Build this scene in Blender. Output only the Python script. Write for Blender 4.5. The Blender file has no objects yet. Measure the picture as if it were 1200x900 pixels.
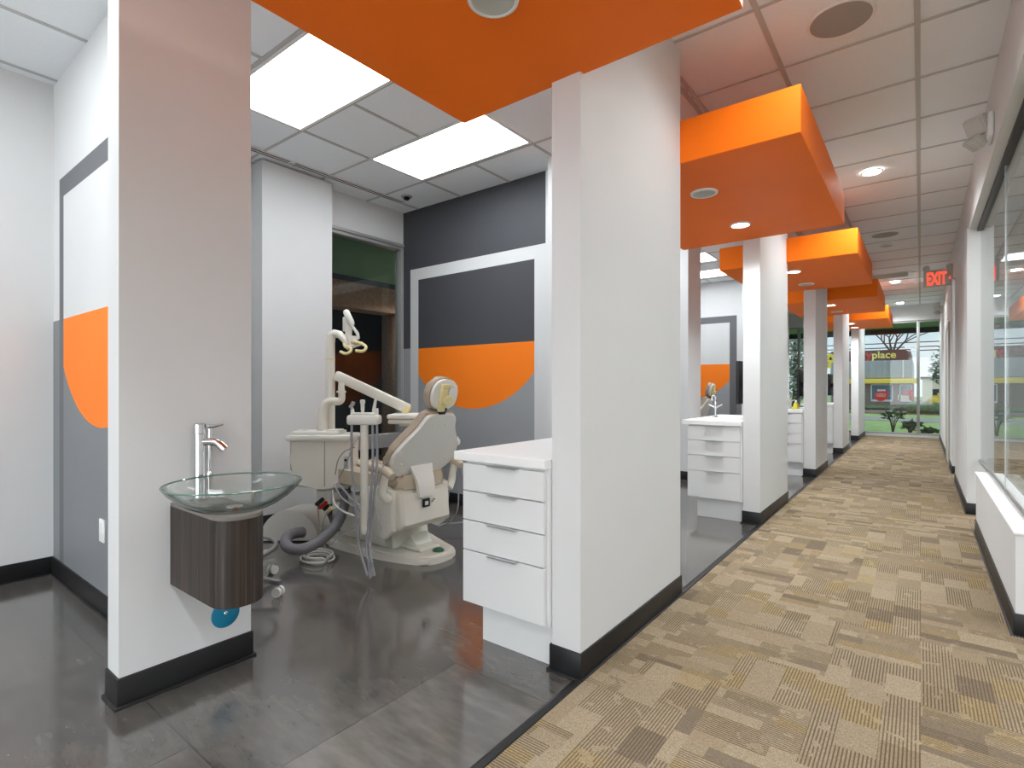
import bpy, bmesh, math, random
from mathutils import Vector, Matrix
SC = bpy.context.scene
COL = SC.collection
random.seed(7)

# ------------------------------------------------------------------ camera
H = 1.165
TH = math.atan2(479.0, 620.0)
cam_d = bpy.data.cameras.new('camera'); cam = bpy.data.objects.new('camera', cam_d); COL.objects.link(cam)
cam.location = (0, 0, H); cam.rotation_euler = (math.pi/2, 0, TH)
cam_d.sensor_width = 36; cam_d.lens = 36*620/1200; cam_d.shift_y = 3.5/1200
cam_d.clip_start = 0.02; cam_d.clip_end = 400
SC.camera = cam
Fv = Vector((-math.sin(TH), math.cos(TH), 0)); Rv = Vector((math.cos(TH), math.sin(TH), 0))
def at(u, v, d):
    """place measured at pixel u, v and d metres along the camera axis -> world point"""
    return Vector((0, 0, H)) + d*(Fv + Rv*((u-600)/620) + Vector((0, 0, (453.5-v)/620)))

# ------------------------------------------------------------------ view, sky, lamps
SC.view_settings.view_transform = 'Standard'; SC.view_settings.look = 'None'
SC.view_settings.gamma = 1; SC.view_settings.use_curve_mapping = False
SC.view_settings.exposure = 1.13
SKY = .50; PANEL = 4.9; CAN = 14.0; CANW = 46.0; FILL = 96.0
w = bpy.data.worlds.new('sky'); SC.world = w; w.use_nodes = True
nt = w.node_tree; nt.nodes.clear()
wo = nt.nodes.new('ShaderNodeOutputWorld'); bg = nt.nodes.new('ShaderNodeBackground')
tc = nt.nodes.new('ShaderNodeTexCoord'); mp = nt.nodes.new('ShaderNodeMapping'); mp.inputs['Scale'].default_value = (2, 2, 6)
nz = nt.nodes.new('ShaderNodeTexNoise'); nz.inputs['Scale'].default_value = 1.6; nz.inputs['Detail'].default_value = 5
cr = nt.nodes.new('ShaderNodeValToRGB')
cr.color_ramp.elements[0].position = .38; cr.color_ramp.elements[0].color = (.66, .80, .90, 1)
cr.color_ramp.elements[1].position = .62; cr.color_ramp.elements[1].color = (.95, .96, .97, 1)
nt.links.new(tc.outputs['Generated'], mp.inputs[0]); nt.links.new(mp.outputs[0], nz.inputs['Vector'])
nt.links.new(nz.outputs['Fac'], cr.inputs[0]); nt.links.new(cr.outputs[0], bg.inputs[0]); nt.links.new(bg.outputs[0], wo.inputs[0])
bg.inputs['Strength'].default_value = SKY
# added fill area light behind the camera, brightening faces turned towards it
dl = bpy.data.lights.new('front_fill', 'AREA'); dl.shape = 'RECTANGLE'; dl.size = 7.6; dl.size_y = 2.7; dl.energy = FILL; dl.color = (.95, .98, 1)
do = bpy.data.objects.new('front_fill', dl); COL.objects.link(do); do.location = (-.4, -7.1, 1.5); do.rotation_euler = (-math.pi/2, 0, math.pi)

# ------------------------------------------------------------------ materials
def lin(h):
    h = h.lstrip('#'); o = []
    for i in (0, 2, 4):
        c = int(h[i:i+2], 16)/255; o.append(c/12.92 if c <= .04045 else ((c+.055)/1.055)**2.4)
    return tuple(o)+(1,)
def mat(name, hexc, rough=.5, metal=0, spec=.5, var=.0, scale=8, bump=0, emit=0, emit_col=None, trans=0, ior=1.45, coat=0, stretch=(1, 1, 1)):
    m = bpy.data.materials.new(name); m.use_nodes = True
    n = m.node_tree.nodes; l = m.node_tree.links; b = n['Principled BSDF']
    c = lin(hexc) if isinstance(hexc, str) else hexc
    b.inputs['Base Color'].default_value = c; b.inputs['Roughness'].default_value = rough
    b.inputs['Metallic'].default_value = metal; b.inputs['Specular IOR Level'].default_value = spec
    b.inputs['IOR'].default_value = ior; b.inputs['Transmission Weight'].default_value = trans
    b.inputs['Coat Weight'].default_value = coat; b.inputs['Coat Roughness'].default_value = .08
    if emit:
        b.inputs['Emission Color'].default_value = emit_col or c; b.inputs['Emission Strength'].default_value = emit
    if var or bump:
        t = n.new('ShaderNodeTexCoord'); mpn = n.new('ShaderNodeMapping'); mpn.inputs['Scale'].default_value = stretch
        z = n.new('ShaderNodeTexNoise'); z.inputs['Scale'].default_value = scale; z.inputs['Detail'].default_value = 6
        l.new(t.outputs['Object'], mpn.inputs[0]); l.new(mpn.outputs[0], z.inputs['Vector'])
        if var:
            r = n.new('ShaderNodeValToRGB'); r.color_ramp.elements[0].position = .3; r.color_ramp.elements[1].position = .7
            r.color_ramp.elements[0].color = tuple(x*(1-var) for x in c[:3])+(1,)
            r.color_ramp.elements[1].color = tuple(min(1, x*(1+var)) for x in c[:3])+(1,)
            l.new(z.outputs['Fac'], r.inputs[0]); l.new(r.outputs[0], b.inputs['Base Color'])
        if bump:
            bp = n.new('ShaderNodeBump'); bp.inputs['Strength'].default_value = bump; bp.inputs['Distance'].default_value = .01
            l.new(z.outputs['Fac'], bp.inputs['Height']); l.new(bp.outputs[0], b.inputs['Normal'])
    return m
def glass_pane(name, tint=(.93, .96, .95, 1), rough=0.0, edge=None, ior=1.45):
    m = bpy.data.materials.new(name); m.use_nodes = True; n = m.node_tree.nodes; l = m.node_tree.links; n.clear()
    out = n.new('ShaderNodeOutputMaterial'); mx = n.new('ShaderNodeMixShader'); tr = n.new('ShaderNodeBsdfTransparent')
    gl = n.new('ShaderNodeBsdfGlossy'); gl.inputs['Roughness'].default_value = rough; fr = n.new('ShaderNodeFresnel'); ge = n.new('ShaderNodeNewGeometry')
    mr = n.new('ShaderNodeMapRange'); mr.inputs[3].default_value = ior; mr.inputs[4].default_value = 1/ior
    l.new(ge.outputs['Backfacing'], mr.inputs[0]); l.new(mr.outputs[0], fr.inputs[0])
    tr.inputs[0].default_value = tint
    if edge:      # glass seen along its wall is longer and greener
        lw = n.new('ShaderNodeLayerWeight'); lw.inputs[0].default_value = .5; rp = n.new('ShaderNodeValToRGB'); e = rp.color_ramp.elements
        e[0].position = .60; e[0].color = tint; e[1].position = 1.0; e[1].color = edge
        l.new(lw.outputs['Facing'], rp.inputs[0]); l.new(rp.outputs[0], tr.inputs[0])
    l.new(fr.outputs[0], mx.inputs[0]); l.new(tr.outputs[0], mx.inputs[1]); l.new(gl.outputs[0], mx.inputs[2]); l.new(mx.outputs[0], out.inputs[0])
    return m
class N:
    """tiny node helper for the floor materials"""
    def __init__(s, m): s.n = m.node_tree.nodes; s.l = m.node_tree.links
    def _in(s, sock, v):
        if isinstance(v, (int, float)): sock.default_value = v
        elif isinstance(v, tuple): sock.default_value = v
        else: s.l.new(v, sock)
    def m(s, op, a, b=0.0, c=0.0):
        k = s.n.new('ShaderNodeMath'); k.operation = op; s._in(k.inputs[0], a); s._in(k.inputs[1], b); s._in(k.inputs[2], c); return k.outputs[0]
    def rnd(s, x, y, z=0.0):
        c = s.n.new('ShaderNodeCombineXYZ'); s._in(c.inputs[0], x); s._in(c.inputs[1], y); s._in(c.inputs[2], z)
        w_ = s.n.new('ShaderNodeTexWhiteNoise'); w_.noise_dimensions = '3D'; s.l.new(c.outputs[0], w_.inputs[0]); return w_.outputs[0]
    def mix(s, f, a, b, bt='MIX'):
        k = s.n.new('ShaderNodeMix'); k.data_type = 'RGBA'; k.blend_type = bt; s._in(k.inputs[0], f); s._in(k.inputs[6], a); s._in(k.inputs[7], b); return k.outputs[2]
    def noise(s, vec, scale, detail=4):
        k = s.n.new('ShaderNodeTexNoise'); k.inputs['Scale'].default_value = scale; k.inputs['Detail'].default_value = detail; s.l.new(vec, k.inputs['Vector']); return k.outputs['Fac']
    def ramp(s, f, stops, interp='LINEAR'):
        k = s.n.new('ShaderNodeValToRGB'); e = k.color_ramp; e.interpolation = interp
        while len(e.elements) < len(stops): e.elements.new(.5)
        for q, (p, c) in zip(e.elements, stops): q.position = p; q.color = lin(c) if isinstance(c, str) else c
        s.l.new(f, k.inputs[0]); return k.outputs[0]
def carpet_mat():
    m = bpy.data.materials.new('carpet'); m.use_nodes = True; k = N(m); b = k.n['Principled BSDF']
    t = k.n.new('ShaderNodeTexCoord'); sp = k.n.new('ShaderNodeSeparateXYZ'); k.l.new(t.outputs['Object'], sp.inputs[0])
    x, y = sp.outputs[0], sp.outputs[1]
    fl = lambda v, s_: k.m('FLOOR', k.m('DIVIDE', v, s_))
    T = .305
    tx, ty = fl(x, T), fl(y, T); rT = k.rnd(tx, ty, 3.0)
    # wide blocks (long in x) and tall blocks (long in y)
    ra = fl(y, .062); xa = k.m('ADD', x, k.m('MULTIPLY', k.rnd(ra, 1.0), .7)); rA = k.rnd(fl(xa, .19), ra, 1.0)
    cb = fl(x, .11); yb = k.m('ADD', y, k.m('MULTIPLY', k.rnd(cb, 2.0), .7)); rB = k.rnd(cb, fl(yb, .17), 2.0)
    sel = k.m('GREATER_THAN', rT, .45)
    r = k.m('ADD', k.m('MULTIPLY', rA, k.m('SUBTRACT', 1.0, sel)), k.m('MULTIPLY', rB, sel))
    r2 = k.m('FRACT', k.m('MULTIPLY', r, 7.31))
    base = k.ramp(r, [(0, '#ac9e8a'), (.22, '#b5a792'), (.45, '#aa9b86'), (.62, '#a2947f'), (.72, '#b2a183'), (.82, '#afa18d'), (.91, '#84796d')], 'CONSTANT')
    dark = k.ramp(r, [(0, '#675b4e'), (.22, '#6f6253'), (.45, '#63584b'), (.62, '#5c5145'), (.72, '#75644a'), (.82, '#6a5d4f'), (.91, '#5c534a')], 'CONSTANT')
    sx = k.m('GREATER_THAN', k.m('FRACT', k.m('DIVIDE', x, .0108)), .58)      # stripes running along y
    sy = k.m('GREATER_THAN', k.m('FRACT', k.m('DIVIDE', y, .0108)), .58)
    st = k.m('ADD', k.m('MULTIPLY', sy, k.m('SUBTRACT', 1.0, sel)), k.m('MULTIPLY', sx, sel))
    on = k.m('MULTIPLY', k.m('GREATER_THAN', r2, .34), .95)
    pile = k.noise(t.outputs['Object'], 260, 2)
    dash = k.m('GREATER_THAN', k.noise(t.outputs['Object'], 14, 3), .38)
    c1 = k.mix(k.m('MULTIPLY', k.m('MULTIPLY', st, on), dash), base, dark)
    warm = k.noise(t.outputs['Object'], 1.1, 2)
    c2 = k.mix(k.m('MULTIPLY', warm, .28), c1, lin('#a58f68'), 'MIX')
    c3 = k.mix(k.ramp(pile, [(.3, (0, 0, 0, 1)), (.7, (.55, .55, .55, 1))]), c2, lin('#5a4d3f'))
    hs = k.n.new('ShaderNodeHueSaturation'); hs.inputs['Value'].default_value = .90; hs.inputs['Saturation'].default_value = 1.12; k.l.new(c3, hs.inputs['Color'])
    k.l.new(hs.outputs[0], b.inputs['Base Color']); b.inputs['Roughness'].default_value = .95; b.inputs['Specular IOR Level'].default_value = .1
    bp = k.n.new('ShaderNodeBump'); bp.inputs['Strength'].default_value = .4; bp.inputs['Distance'].default_value = .004
    k.l.new(pile, bp.inputs['Height']); k.l.new(bp.outputs[0], b.inputs['Normal'])
    return m
def vinyl_mat():
    m = bpy.data.materials.new('grey vinyl floor'); m.use_nodes = True; k = N(m); b = k.n['Principled BSDF']
    t = k.n.new('ShaderNodeTexCoord'); sp = k.n.new('ShaderNodeSeparateXYZ'); k.l.new(t.outputs['Object'], sp.inputs[0])
    x, y = sp.outputs[0], sp.outputs[1]
    row = k.m('FLOOR', k.m('DIVIDE', k.m('ADD', y, 0.18), .9)); off = k.m('MULTIPLY', k.rnd(row, 5.0), 1.3)
    xs = k.m('ADD', x, off); cell = k.m('FLOOR', k.m('DIVIDE', xs, .9)); rn = k.rnd(cell, row, 1.0)
    fx = k.m('FRACT', k.m('DIVIDE', xs, .9)); fy = k.m('FRACT', k.m('DIVIDE', k.m('ADD', y, .18), .9))
    seam = k.m('MAXIMUM', k.m('LESS_THAN', fx, .004), k.m('LESS_THAN', fy, .004))
    mpn = k.n.new('ShaderNodeMapping'); mpn.inputs['Scale'].default_value = (1.6, 5, 1); mpn.inputs['Rotation'].default_value = (0, 0, .45); k.l.new(t.outputs['Object'], mpn.inputs[0])
    gr = k.noise(mpn.outputs[0], 5, 8); big = k.noise(t.outputs['Object'], 1.6, 3)
    f = k.m('ADD', k.m('ADD', k.m('MULTIPLY', gr, .40), k.m('MULTIPLY', big, .45)), k.m('MULTIPLY', rn, .14))
    c = k.ramp(f, [(.30, '#3f3c39'), (.5, '#57534f'), (.70, '#716c67')])
    c = k.mix(k.m('MULTIPLY', seam, .75), c, lin('#1f1d1c'))
    k.l.new(c, b.inputs['Base Color'])
    k.l.new(k.ramp(gr, [(.3, (.10, .10, .10, 1)), (.7, (.19, .19, .19, 1))]), b.inputs['Roughness'])
    b.inputs['Specular IOR Level'].default_value = 1.0; b.inputs['Coat Weight'].default_value = .6; b.inputs['Coat Roughness'].default_value = .12
    bp = k.n.new('ShaderNodeBump'); bp.inputs['Strength'].default_value = .015; bp.inputs['Distance'].default_value = .003
    k.l.new(gr, bp.inputs['Height']); k.l.new(bp.outputs[0], b.inputs['Normal'])
    return m
def wood_mat():
    m = bpy.data.materials.new('dark wood veneer'); m.use_nodes = True; k = N(m); b = k.n['Principled BSDF']
    t = k.n.new('ShaderNodeTexCoord'); mpn = k.n.new('ShaderNodeMapping'); mpn.inputs['Scale'].default_value = (95, 95, 1.6); k.l.new(t.outputs['Object'], mpn.inputs[0])
    a = k.noise(mpn.outputs[0], 1.0, 5)
    k.l.new(k.ramp(a, [(.28, '#17120f'), (.46, '#2a211b'), (.60, '#382d26'), (.74, '#5c4f45')]), b.inputs['Base Color'])
    b.inputs['Roughness'].default_value = .45
    return m

M = {}
M['white'] = mat('white wall paint', '#d4d5d5', .6, var=.012, scale=3)
M['white2'] = mat('white laminate', '#dcdddd', .45, var=.01, scale=4)
M['counter'] = mat('white countertop', '#ebebea', .45, var=.015, scale=30)
M['ceil'] = mat('ceiling tile', '#eef3f6', .9, var=.02, scale=120, bump=.15)
M['grid'] = mat('ceiling grid metal', '#bcbcba', .5)
M['black'] = mat('black vinyl base', '#1b1b1c', .42, var=.1, scale=12)
M['orange'] = mat('orange paint', '#fb760c', .55, spec=.25, var=.02, scale=3)
M['muralorange'] = mat('orange wall paint', '#ff8420', .55, spec=.3, var=.015, scale=3)
M['charcoal'] = mat('charcoal wall paint', '#46474c', .55, var=.03, scale=4)
M['midgrey'] = mat('grey wall paint', '#9b9ea1', .55, var=.02, scale=4)
M['darkgrey'] = mat('dark grey wall paint', '#66676a', .55, var=.02, scale=4)
M['slate'] = mat('slate grey wall paint', '#7c7f82', .5, var=.03, scale=3)
M['carpet'] = carpet_mat(); M['vinyl'] = vinyl_mat(); M['wood'] = wood_mat()
M['chrome'] = mat('chrome', '#d9dadc', .1, metal=1)
M['pull'] = mat('bright drawer pull', '#cfd0d1', .35, metal=.5)
M['steel'] = mat('brushed steel', '#b9babb', .3, metal=1, var=.06, scale=40)
M['alu'] = mat('grey aluminium frame', '#a5a6a4', .45, metal=.35)
M['aludark'] = mat('dark bronze frame', '#2b2d30', .45)
M['glass'] = glass_pane('clear window glass')
M['bowl'] = glass_pane('greenish clear glass', (.965, .985, .975, 1), edge=(.24, .33, .30, 1), ior=1.42)
M['cream'] = mat('cream enamelled plastic', '#e6e2d6', .3, var=.02, scale=6)
M['creamw'] = mat('off white plastic', '#e4e2da', .3, var=.015, scale=6)
M['shell'] = mat('pale grey beige shell', '#e6e3db', .32, var=.015, scale=5)
M['taupe'] = mat('taupe vinyl upholstery', '#ab9c89', .36, var=.04, scale=9)
M['taupelt'] = mat('light beige vinyl upholstery', '#c9bba4', .34, var=.03, scale=9)
M['yellowed'] = mat('yellowed plastic', '#e2d39a', .4, var=.05, scale=20)
M['rimglass'] = mat('thick green glass edge', '#5f7a70', .05, spec=.9)
M['hose'] = mat('grey suction hose', '#77767a', .55, var=.2, scale=120)
M['tubing'] = mat('grey instrument tubing', '#9a9aa0', .4, var=.05, scale=30)
M['tubew'] = mat('white tubing', '#d8d6cf', .4)
M['rubber'] = mat('black rubber', '#19191a', .6)
M['green'] = mat('green button', '#2d6b52', .4)
M['red'] = mat('red plastic', '#c5291c', .45)
M['blue'] = mat('teal blue plastic', '#127a9c', .4, var=.04, scale=15)
M['panel'] = mat('light diffuser', '#ffffff', .5, emit=PANEL, emit_col=(.93, .985, 1.03, 1))
M['lamp'] = mat('lit lamp', '#ffffff', .5, emit=CAN, emit_col=(1, .96, .9, 1))
M['trimw'] = mat('white light trim', '#e9e9e7', .35)
M['reflector'] = mat('satin reflector', '#b9bab6', .35)
M['grille'] = mat('grey speaker grille', '#a3a4a0', .7, var=.06, scale=400)
M['dark'] = mat('dark slot', '#0d0d0e', .8)
M['exitred'] = mat('exit letters', '#f2432f', .5, emit=.75, emit_col=(1, .07, .03, 1))
M['exitplate'] = mat('exit sign plate', '#b9bbb4', .4); M['lampgrey'] = mat('grey lamp housing', '#c3c3bd', .45)
M['screen'] = mat('black screen', '#0b0b0c', .25)
M['plate'] = mat('white switch plate', '#f0f0ee', .35)

# ------------------------------------------------------------------ mesh helpers
WM = {}
class MB:
    def __init__(s): s.bm = bmesh.new(); s.cur = 0
    def _mat(s, faces, m):
        for f in faces: f.material_index = m
    def box(s, x0, x1, y0, y1, z0, z1, m=0, bev=0, seg=2, rot=None):
        r = bmesh.ops.create_cube(s.bm, size=1); vs = r['verts']
        for v in vs: v.co = Vector(((x0+x1)/2+v.co.x*(x1-x0), (y0+y1)/2+v.co.y*(y1-y0), (z0+z1)/2+v.co.z*(z1-z0)))
        if rot: bmesh.ops.transform(s.bm, matrix=rot, verts=vs)
        fs = list({f for v in vs for f in v.link_faces}); s._mat(fs, m)
        if bev:
            es = list({e for v in vs for e in v.link_edges})
            bmesh.ops.bevel(s.bm, geom=es, offset=bev, segments=seg, affect='EDGES', profile=.5, material=m)
        return s
    def obox(s, c, ax, ay, az, hx, hy, hz, m=0, bev=0):
        """box centred at c with unit axes ax, ay, az and half sizes"""
        R = Matrix((ax, ay, az)).transposed().to_4x4(); R.translation = c
        return s.box(-hx, hx, -hy, hy, -hz, hz, m, bev, 2, R)
    def ring_skin(s, rings, m=0, cap=True, closed=False):
        V = [[s.bm.verts.new(p) for p in r] for r in rings]; n = len(V[0]); fs = []
        for i in range(len(V)-1 + (1 if closed else 0)):
            a, b = V[i], V[(i+1) % len(V)]
            for j in range(n):
                fs.append(s.bm.faces.new((a[j], a[(j+1) % n], b[(j+1) % n], b[j])))
        if cap and not closed:
            fs.append(s.bm.faces.new(V[0][::-1])); fs.append(s.bm.faces.new(V[-1]))
        s._mat(fs, m); return s
    def tube(s, pts, r, seg=10, m=0, smooth=0, cap=True):
        pts = [Vector(p) for p in pts]
        if smooth:
            q = []
            for i in range(len(pts)-1):
                p0 = pts[max(i-1, 0)]; p1 = pts[i]; p2 = pts[i+1]; p3 = pts[min(i+2, len(pts)-1)]
                for k in range(smooth):
                    t = k/smooth
                    q.append(.5*((2*p1)+(p2-p0)*t+(2*p0-5*p1+4*p2-p3)*t*t+(3*p1-p0-3*p2+p3)*t**3))
            q.append(pts[-1]); pts = q
        nn = len(pts); rs = r if isinstance(r, (list, tuple)) else [r]*nn
        if len(rs) != nn: rs = [rs[0]+(rs[-1]-rs[0])*i/(nn-1) for i in range(nn)]
        tg = [((pts[min(i+1, nn-1)]-pts[max(i-1, 0)]).normalized() or Vector((0, 0, 1))) for i in range(nn)]
        u = tg[0].orthogonal().normalized(); rings = []
        for i in range(nn):
            if i:
                q = tg[i-1].rotation_difference(tg[i]); u = q @ u
            u = (u-tg[i]*u.dot(tg[i])).normalized(); v = tg[i].cross(u)
            rings.append([pts[i]+rs[i]*(u*math.cos(2*math.pi*k/seg)+v*math.sin(2*math.pi*k/seg)) for k in range(seg)])
        return s.ring_skin(rings, m, cap)
    def cyl(s, a, b, r, r2=None, seg=24, m=0):
        return s.tube([a, b], [r, r if r2 is None else r2], seg, m)
    def lathe(s, prof, c=(0, 0, 0), axis=(0, 0, 1), seg=32, m=0, cap=True, sx=1):
        ax = Vector(axis).normalized(); u = ax.orthogonal().normalized()
        if abs(ax.z) > .99: u = Vector((1, 0, 0))
        v = ax.cross(u); c = Vector(c)
        rings = [[c+ax*h+r*(sx*u*math.cos(2*math.pi*k/seg)+v*math.sin(2*math.pi*k/seg)) for k in range(seg)] for r, h in prof]
        return s.ring_skin(rings, m, cap)
    def prism(s, poly, ext, m=0, bev=0, seg=3):
        """poly: list of 3d points (one planar loop); ext: extrusion vector"""
        ext = Vector(ext); a = [s.bm.verts.new(Vector(p)) for p in poly]; b = [s.bm.verts.new(Vector(p)+ext) for p in poly]; n = len(poly); fs = []
        f1 = s.bm.faces.new(a[::-1]); f2 = s.bm.faces.new(b); fs += [f1, f2]
        for i in range(n): fs.append(s.bm.faces.new((a[i], a[(i+1) % n], b[(i+1) % n], b[i])))
        s._mat(fs, m)
        if bev:
            es = list(f1.edges)+list(f2.edges)
            bmesh.ops.bevel(s.bm, geom=es, offset=bev, segments=seg, affect='EDGES', profile=.5, material=m)
        return s
    def poly(s, pts, m=0):
        f = s.bm.faces.new([s.bm.verts.new(Vector(p)) for p in pts]); f.material_index = m; return s
    def ball(s, c, r, m=0, sub=2, scale=(1, 1, 1)):
        R = bmesh.ops.create_icosphere(s.bm, subdivisions=sub, radius=r); c = Vector(c)
        for v in R['verts']: v.co = Vector((v.co.x*scale[0], v.co.y*scale[1], v.co.z*scale[2]))+c
        s._mat({f for v in R['verts'] for f in v.link_faces}, m); return s
    def build(s, name, mats, parent=None, ang=35, keep_normals=False):
        bm = s.bm
        if not keep_normals: bmesh.ops.recalc_face_normals(bm, faces=bm.faces)
        lim = math.radians(ang)
        for f in bm.faces: f.smooth = True
        for e in bm.edges:
            e.smooth = len(e.link_faces) == 2 and e.calc_face_angle(math.pi) < lim
        me = bpy.data.meshes.new(name); bm.to_mesh(me); bm.free()
        for m_ in (mats if isinstance(mats, (list, tuple)) else [mats]): me.materials.append(m_)
        o = bpy.data.objects.new(name, me); COL.objects.link(o)
        if parent is not None:
            o.parent = parent; W = WM[parent]; me.transform(W.inverted()); WM[o] = W
        else: WM[o] = Matrix.Identity(4)
        return o
def tag(o, label=None, cat=None, group=None, kind=None):
    if label: o['label'] = label
    if cat: o['category'] = cat
    if group: o['group'] = group
    if kind: o['kind'] = kind
    return o
def thing(name, label, cat, loc=(0, 0, 0), group=None):
    o = bpy.data.objects.new(name, None); COL.objects.link(o); o.location = loc; o.empty_display_size = .1
    WM[o] = Matrix.Translation(Vector(loc)); return tag(o, label, cat, group)
def struct(mb, name, mats, parent=None, **k): return tag(mb.build(name, mats, parent, **k), kind='structure' if parent is None else None)
def copy_tree(o, off=(0, 0, 0), parent=None, label=None, group=None):
    c = o.copy(); COL.objects.link(c)
    if parent is not None: c.parent = parent
    else:
        c.location = Vector(o.location)+Vector(off)
        if label: c['label'] = label
        if group: c['group'] = group
    for ch in [q for q in bpy.data.objects if q.parent == o]: copy_tree(ch, parent=c)
    return c
def text_mesh(txt, size, depth, name='lettering', spacing=1.0):
    cu = bpy.data.curves.new(name, 'FONT'); cu.body = txt; cu.size = size; cu.extrude = depth; cu.space_character = spacing; cu.offset = size*.022
    o = bpy.data.objects.new(name, cu); COL.objects.link(o); bpy.context.view_layer.update()
    me = bpy.data.meshes.new_from_object(o.evaluated_get(bpy.context.evaluated_depsgraph_get())); bpy.data.objects.remove(o); bpy.data.curves.remove(cu); return me
def add_text(txt, size, depth, origin, xdir, ydir, name, mt, parent, spacing=1.0, sx=1.0):
    me = text_mesh(txt, size, depth, name, spacing); xd = Vector(xdir)*sx; yd = Vector(ydir); zd = Vector(xdir).cross(yd)
    R = Matrix((xd, yd, zd)).transposed().to_4x4(); R.translation = Vector(origin); me.transform(R)
    o = bpy.data.objects.new(name, me); COL.objects.link(o); me.materials.clear(); me.materials.append(mt)
    if parent is not None: o.parent = parent; me.transform(WM[parent].inverted()); WM[o] = WM[parent]
    return o

# ------------------------------------------------------------------ the setting
P = 2.965; CZ = 3.052; YB = -7.0; YE = 15.3; XL = -4.30; XE = 3.4; XC = -1.068
NB = 5
mb = MB(); mb.box(-4.8, XC, YB, YE, -.1, 0); struct(mb, 'floor', M['vinyl'])
mb = MB(); mb.box(XC, XE, YB, YE, -.1, .006); struct(mb, 'floor_carpet', M['carpet'])
mb = MB()
mb.prism([(XC-.022, YB, 0), (XC+.02, YB, 0), (XC+.016, YB, .010), (XC-.004, YB, .013), (XC-.022, YB, .002)], (0, 1.83-YB, 0))
for k in range(4):
    y0 = 2.93+P*k; y1 = (1.826+P*(k+1)) if k < 3 else 13.68
    mb.prism([(XC-.022, y0, 0), (XC+.02, y0, 0), (XC+.016, y0, .010), (XC-.004, y0, .013), (XC-.022, y0, .002)], (0, y1-y0, 0))
struct(mb, 'trim_1', M['black'])
mb = MB(); mb.box(-4.8, XE, YB, YE+.15, CZ, CZ+.12); struct(mb, 'ceiling', M['ceil'])
# exposed ceiling grid
mb = MB(); g = .011
xs = [-4.21+.61*i for i in range(6)]
for x in xs: mb.box(x-g, x+g, YB, YE, CZ-.006, CZ+.001)
y = 1.53-.605*7
while y < YE:
    mb.box(-4.45, -1.16, y-g, y+g, CZ-.005, CZ+.001); y += .605
for x in (-1.20, -.650, -.014): mb.box(x-g*1.2, x+g*1.2, YB, YE, CZ-.006, CZ+.001)
y = 3.45-.618*10
while y < YE:
    mb.box(-1.2, .35, y-g, y+g, CZ-.005, CZ+.001); y += .618
for x in (.9, 1.5, 2.1, 2.7, 3.3): mb.box(x-g, x+g, YB, YE, CZ-.006, CZ+.001)
y = 3.45-.618*10
while y < YE:
    mb.box(.47, XE, y-g, y+g, CZ-.005, CZ+.001); y += .618
struct(mb, 'trim_2', M['grid'])

def basebox(mb, x0, x1, y0, y1, m=1, h=.108, t=.008):
    """black cove base around a block: body plus a small toe"""
    mb.box(x0-t, x1+t, y0-t, y1+t, 0, h, m, .004)
    mb.box(x0-t-.010, x1+t+.010, y0-t-.010, y1+t+.010, 0, .010, m, .004)

# exterior wall of the treatment rooms
mb = MB()
mb.box(XL-.3, XL, YB, .867, 0, CZ)                                   # first room
X1 = -4.452
wy0, wy1, wz0, wz1 = 2.86, .867+P, .06, 2.70
mb.box(X1-.15, X1, .95, wy0, 0, CZ); mb.box(X1-.15, X1, wy0, wy1+.06, wz1, CZ); mb.box(X1-.15, X1, wy0, wy1+.06, 0, wz0)
mb.box(X1-.15, X1, wy1+.06, YE, 0, CZ)
for k in range(NB): mb.box(X1, -4.272, 2.18+P*k, min(2.83+P*k, YE), 0, CZ-.02)
struct(mb, 'wall_exterior', M['white'])
mb = MB()
mb.box(XL, XL+.008, YB, .867, 0, .108, 0, .003); mb.box(XL, XL+.018, YB, .867, 0, .010, 0, .003)
for k in range(NB): mb.box(-4.272, -4.264, 2.18+P*k, min(2.83+P*k, YE), 0, .108, 0, .003); mb.box(X1, X1+.008, .97+P*k, 2.18+P*k, 0, .108, 0, .003); mb.box(X1, -4.264, 2.172+P*k, 2.18+P*k, 0, .108, 0, .003)
for k in range(1, NB): mb.box(X1, X1+.008, 2.83+P*k, .867+P*(k+1), 0, .108, 0, .003)
struct(mb, 'baseboard_exterior', M['black'])

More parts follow.
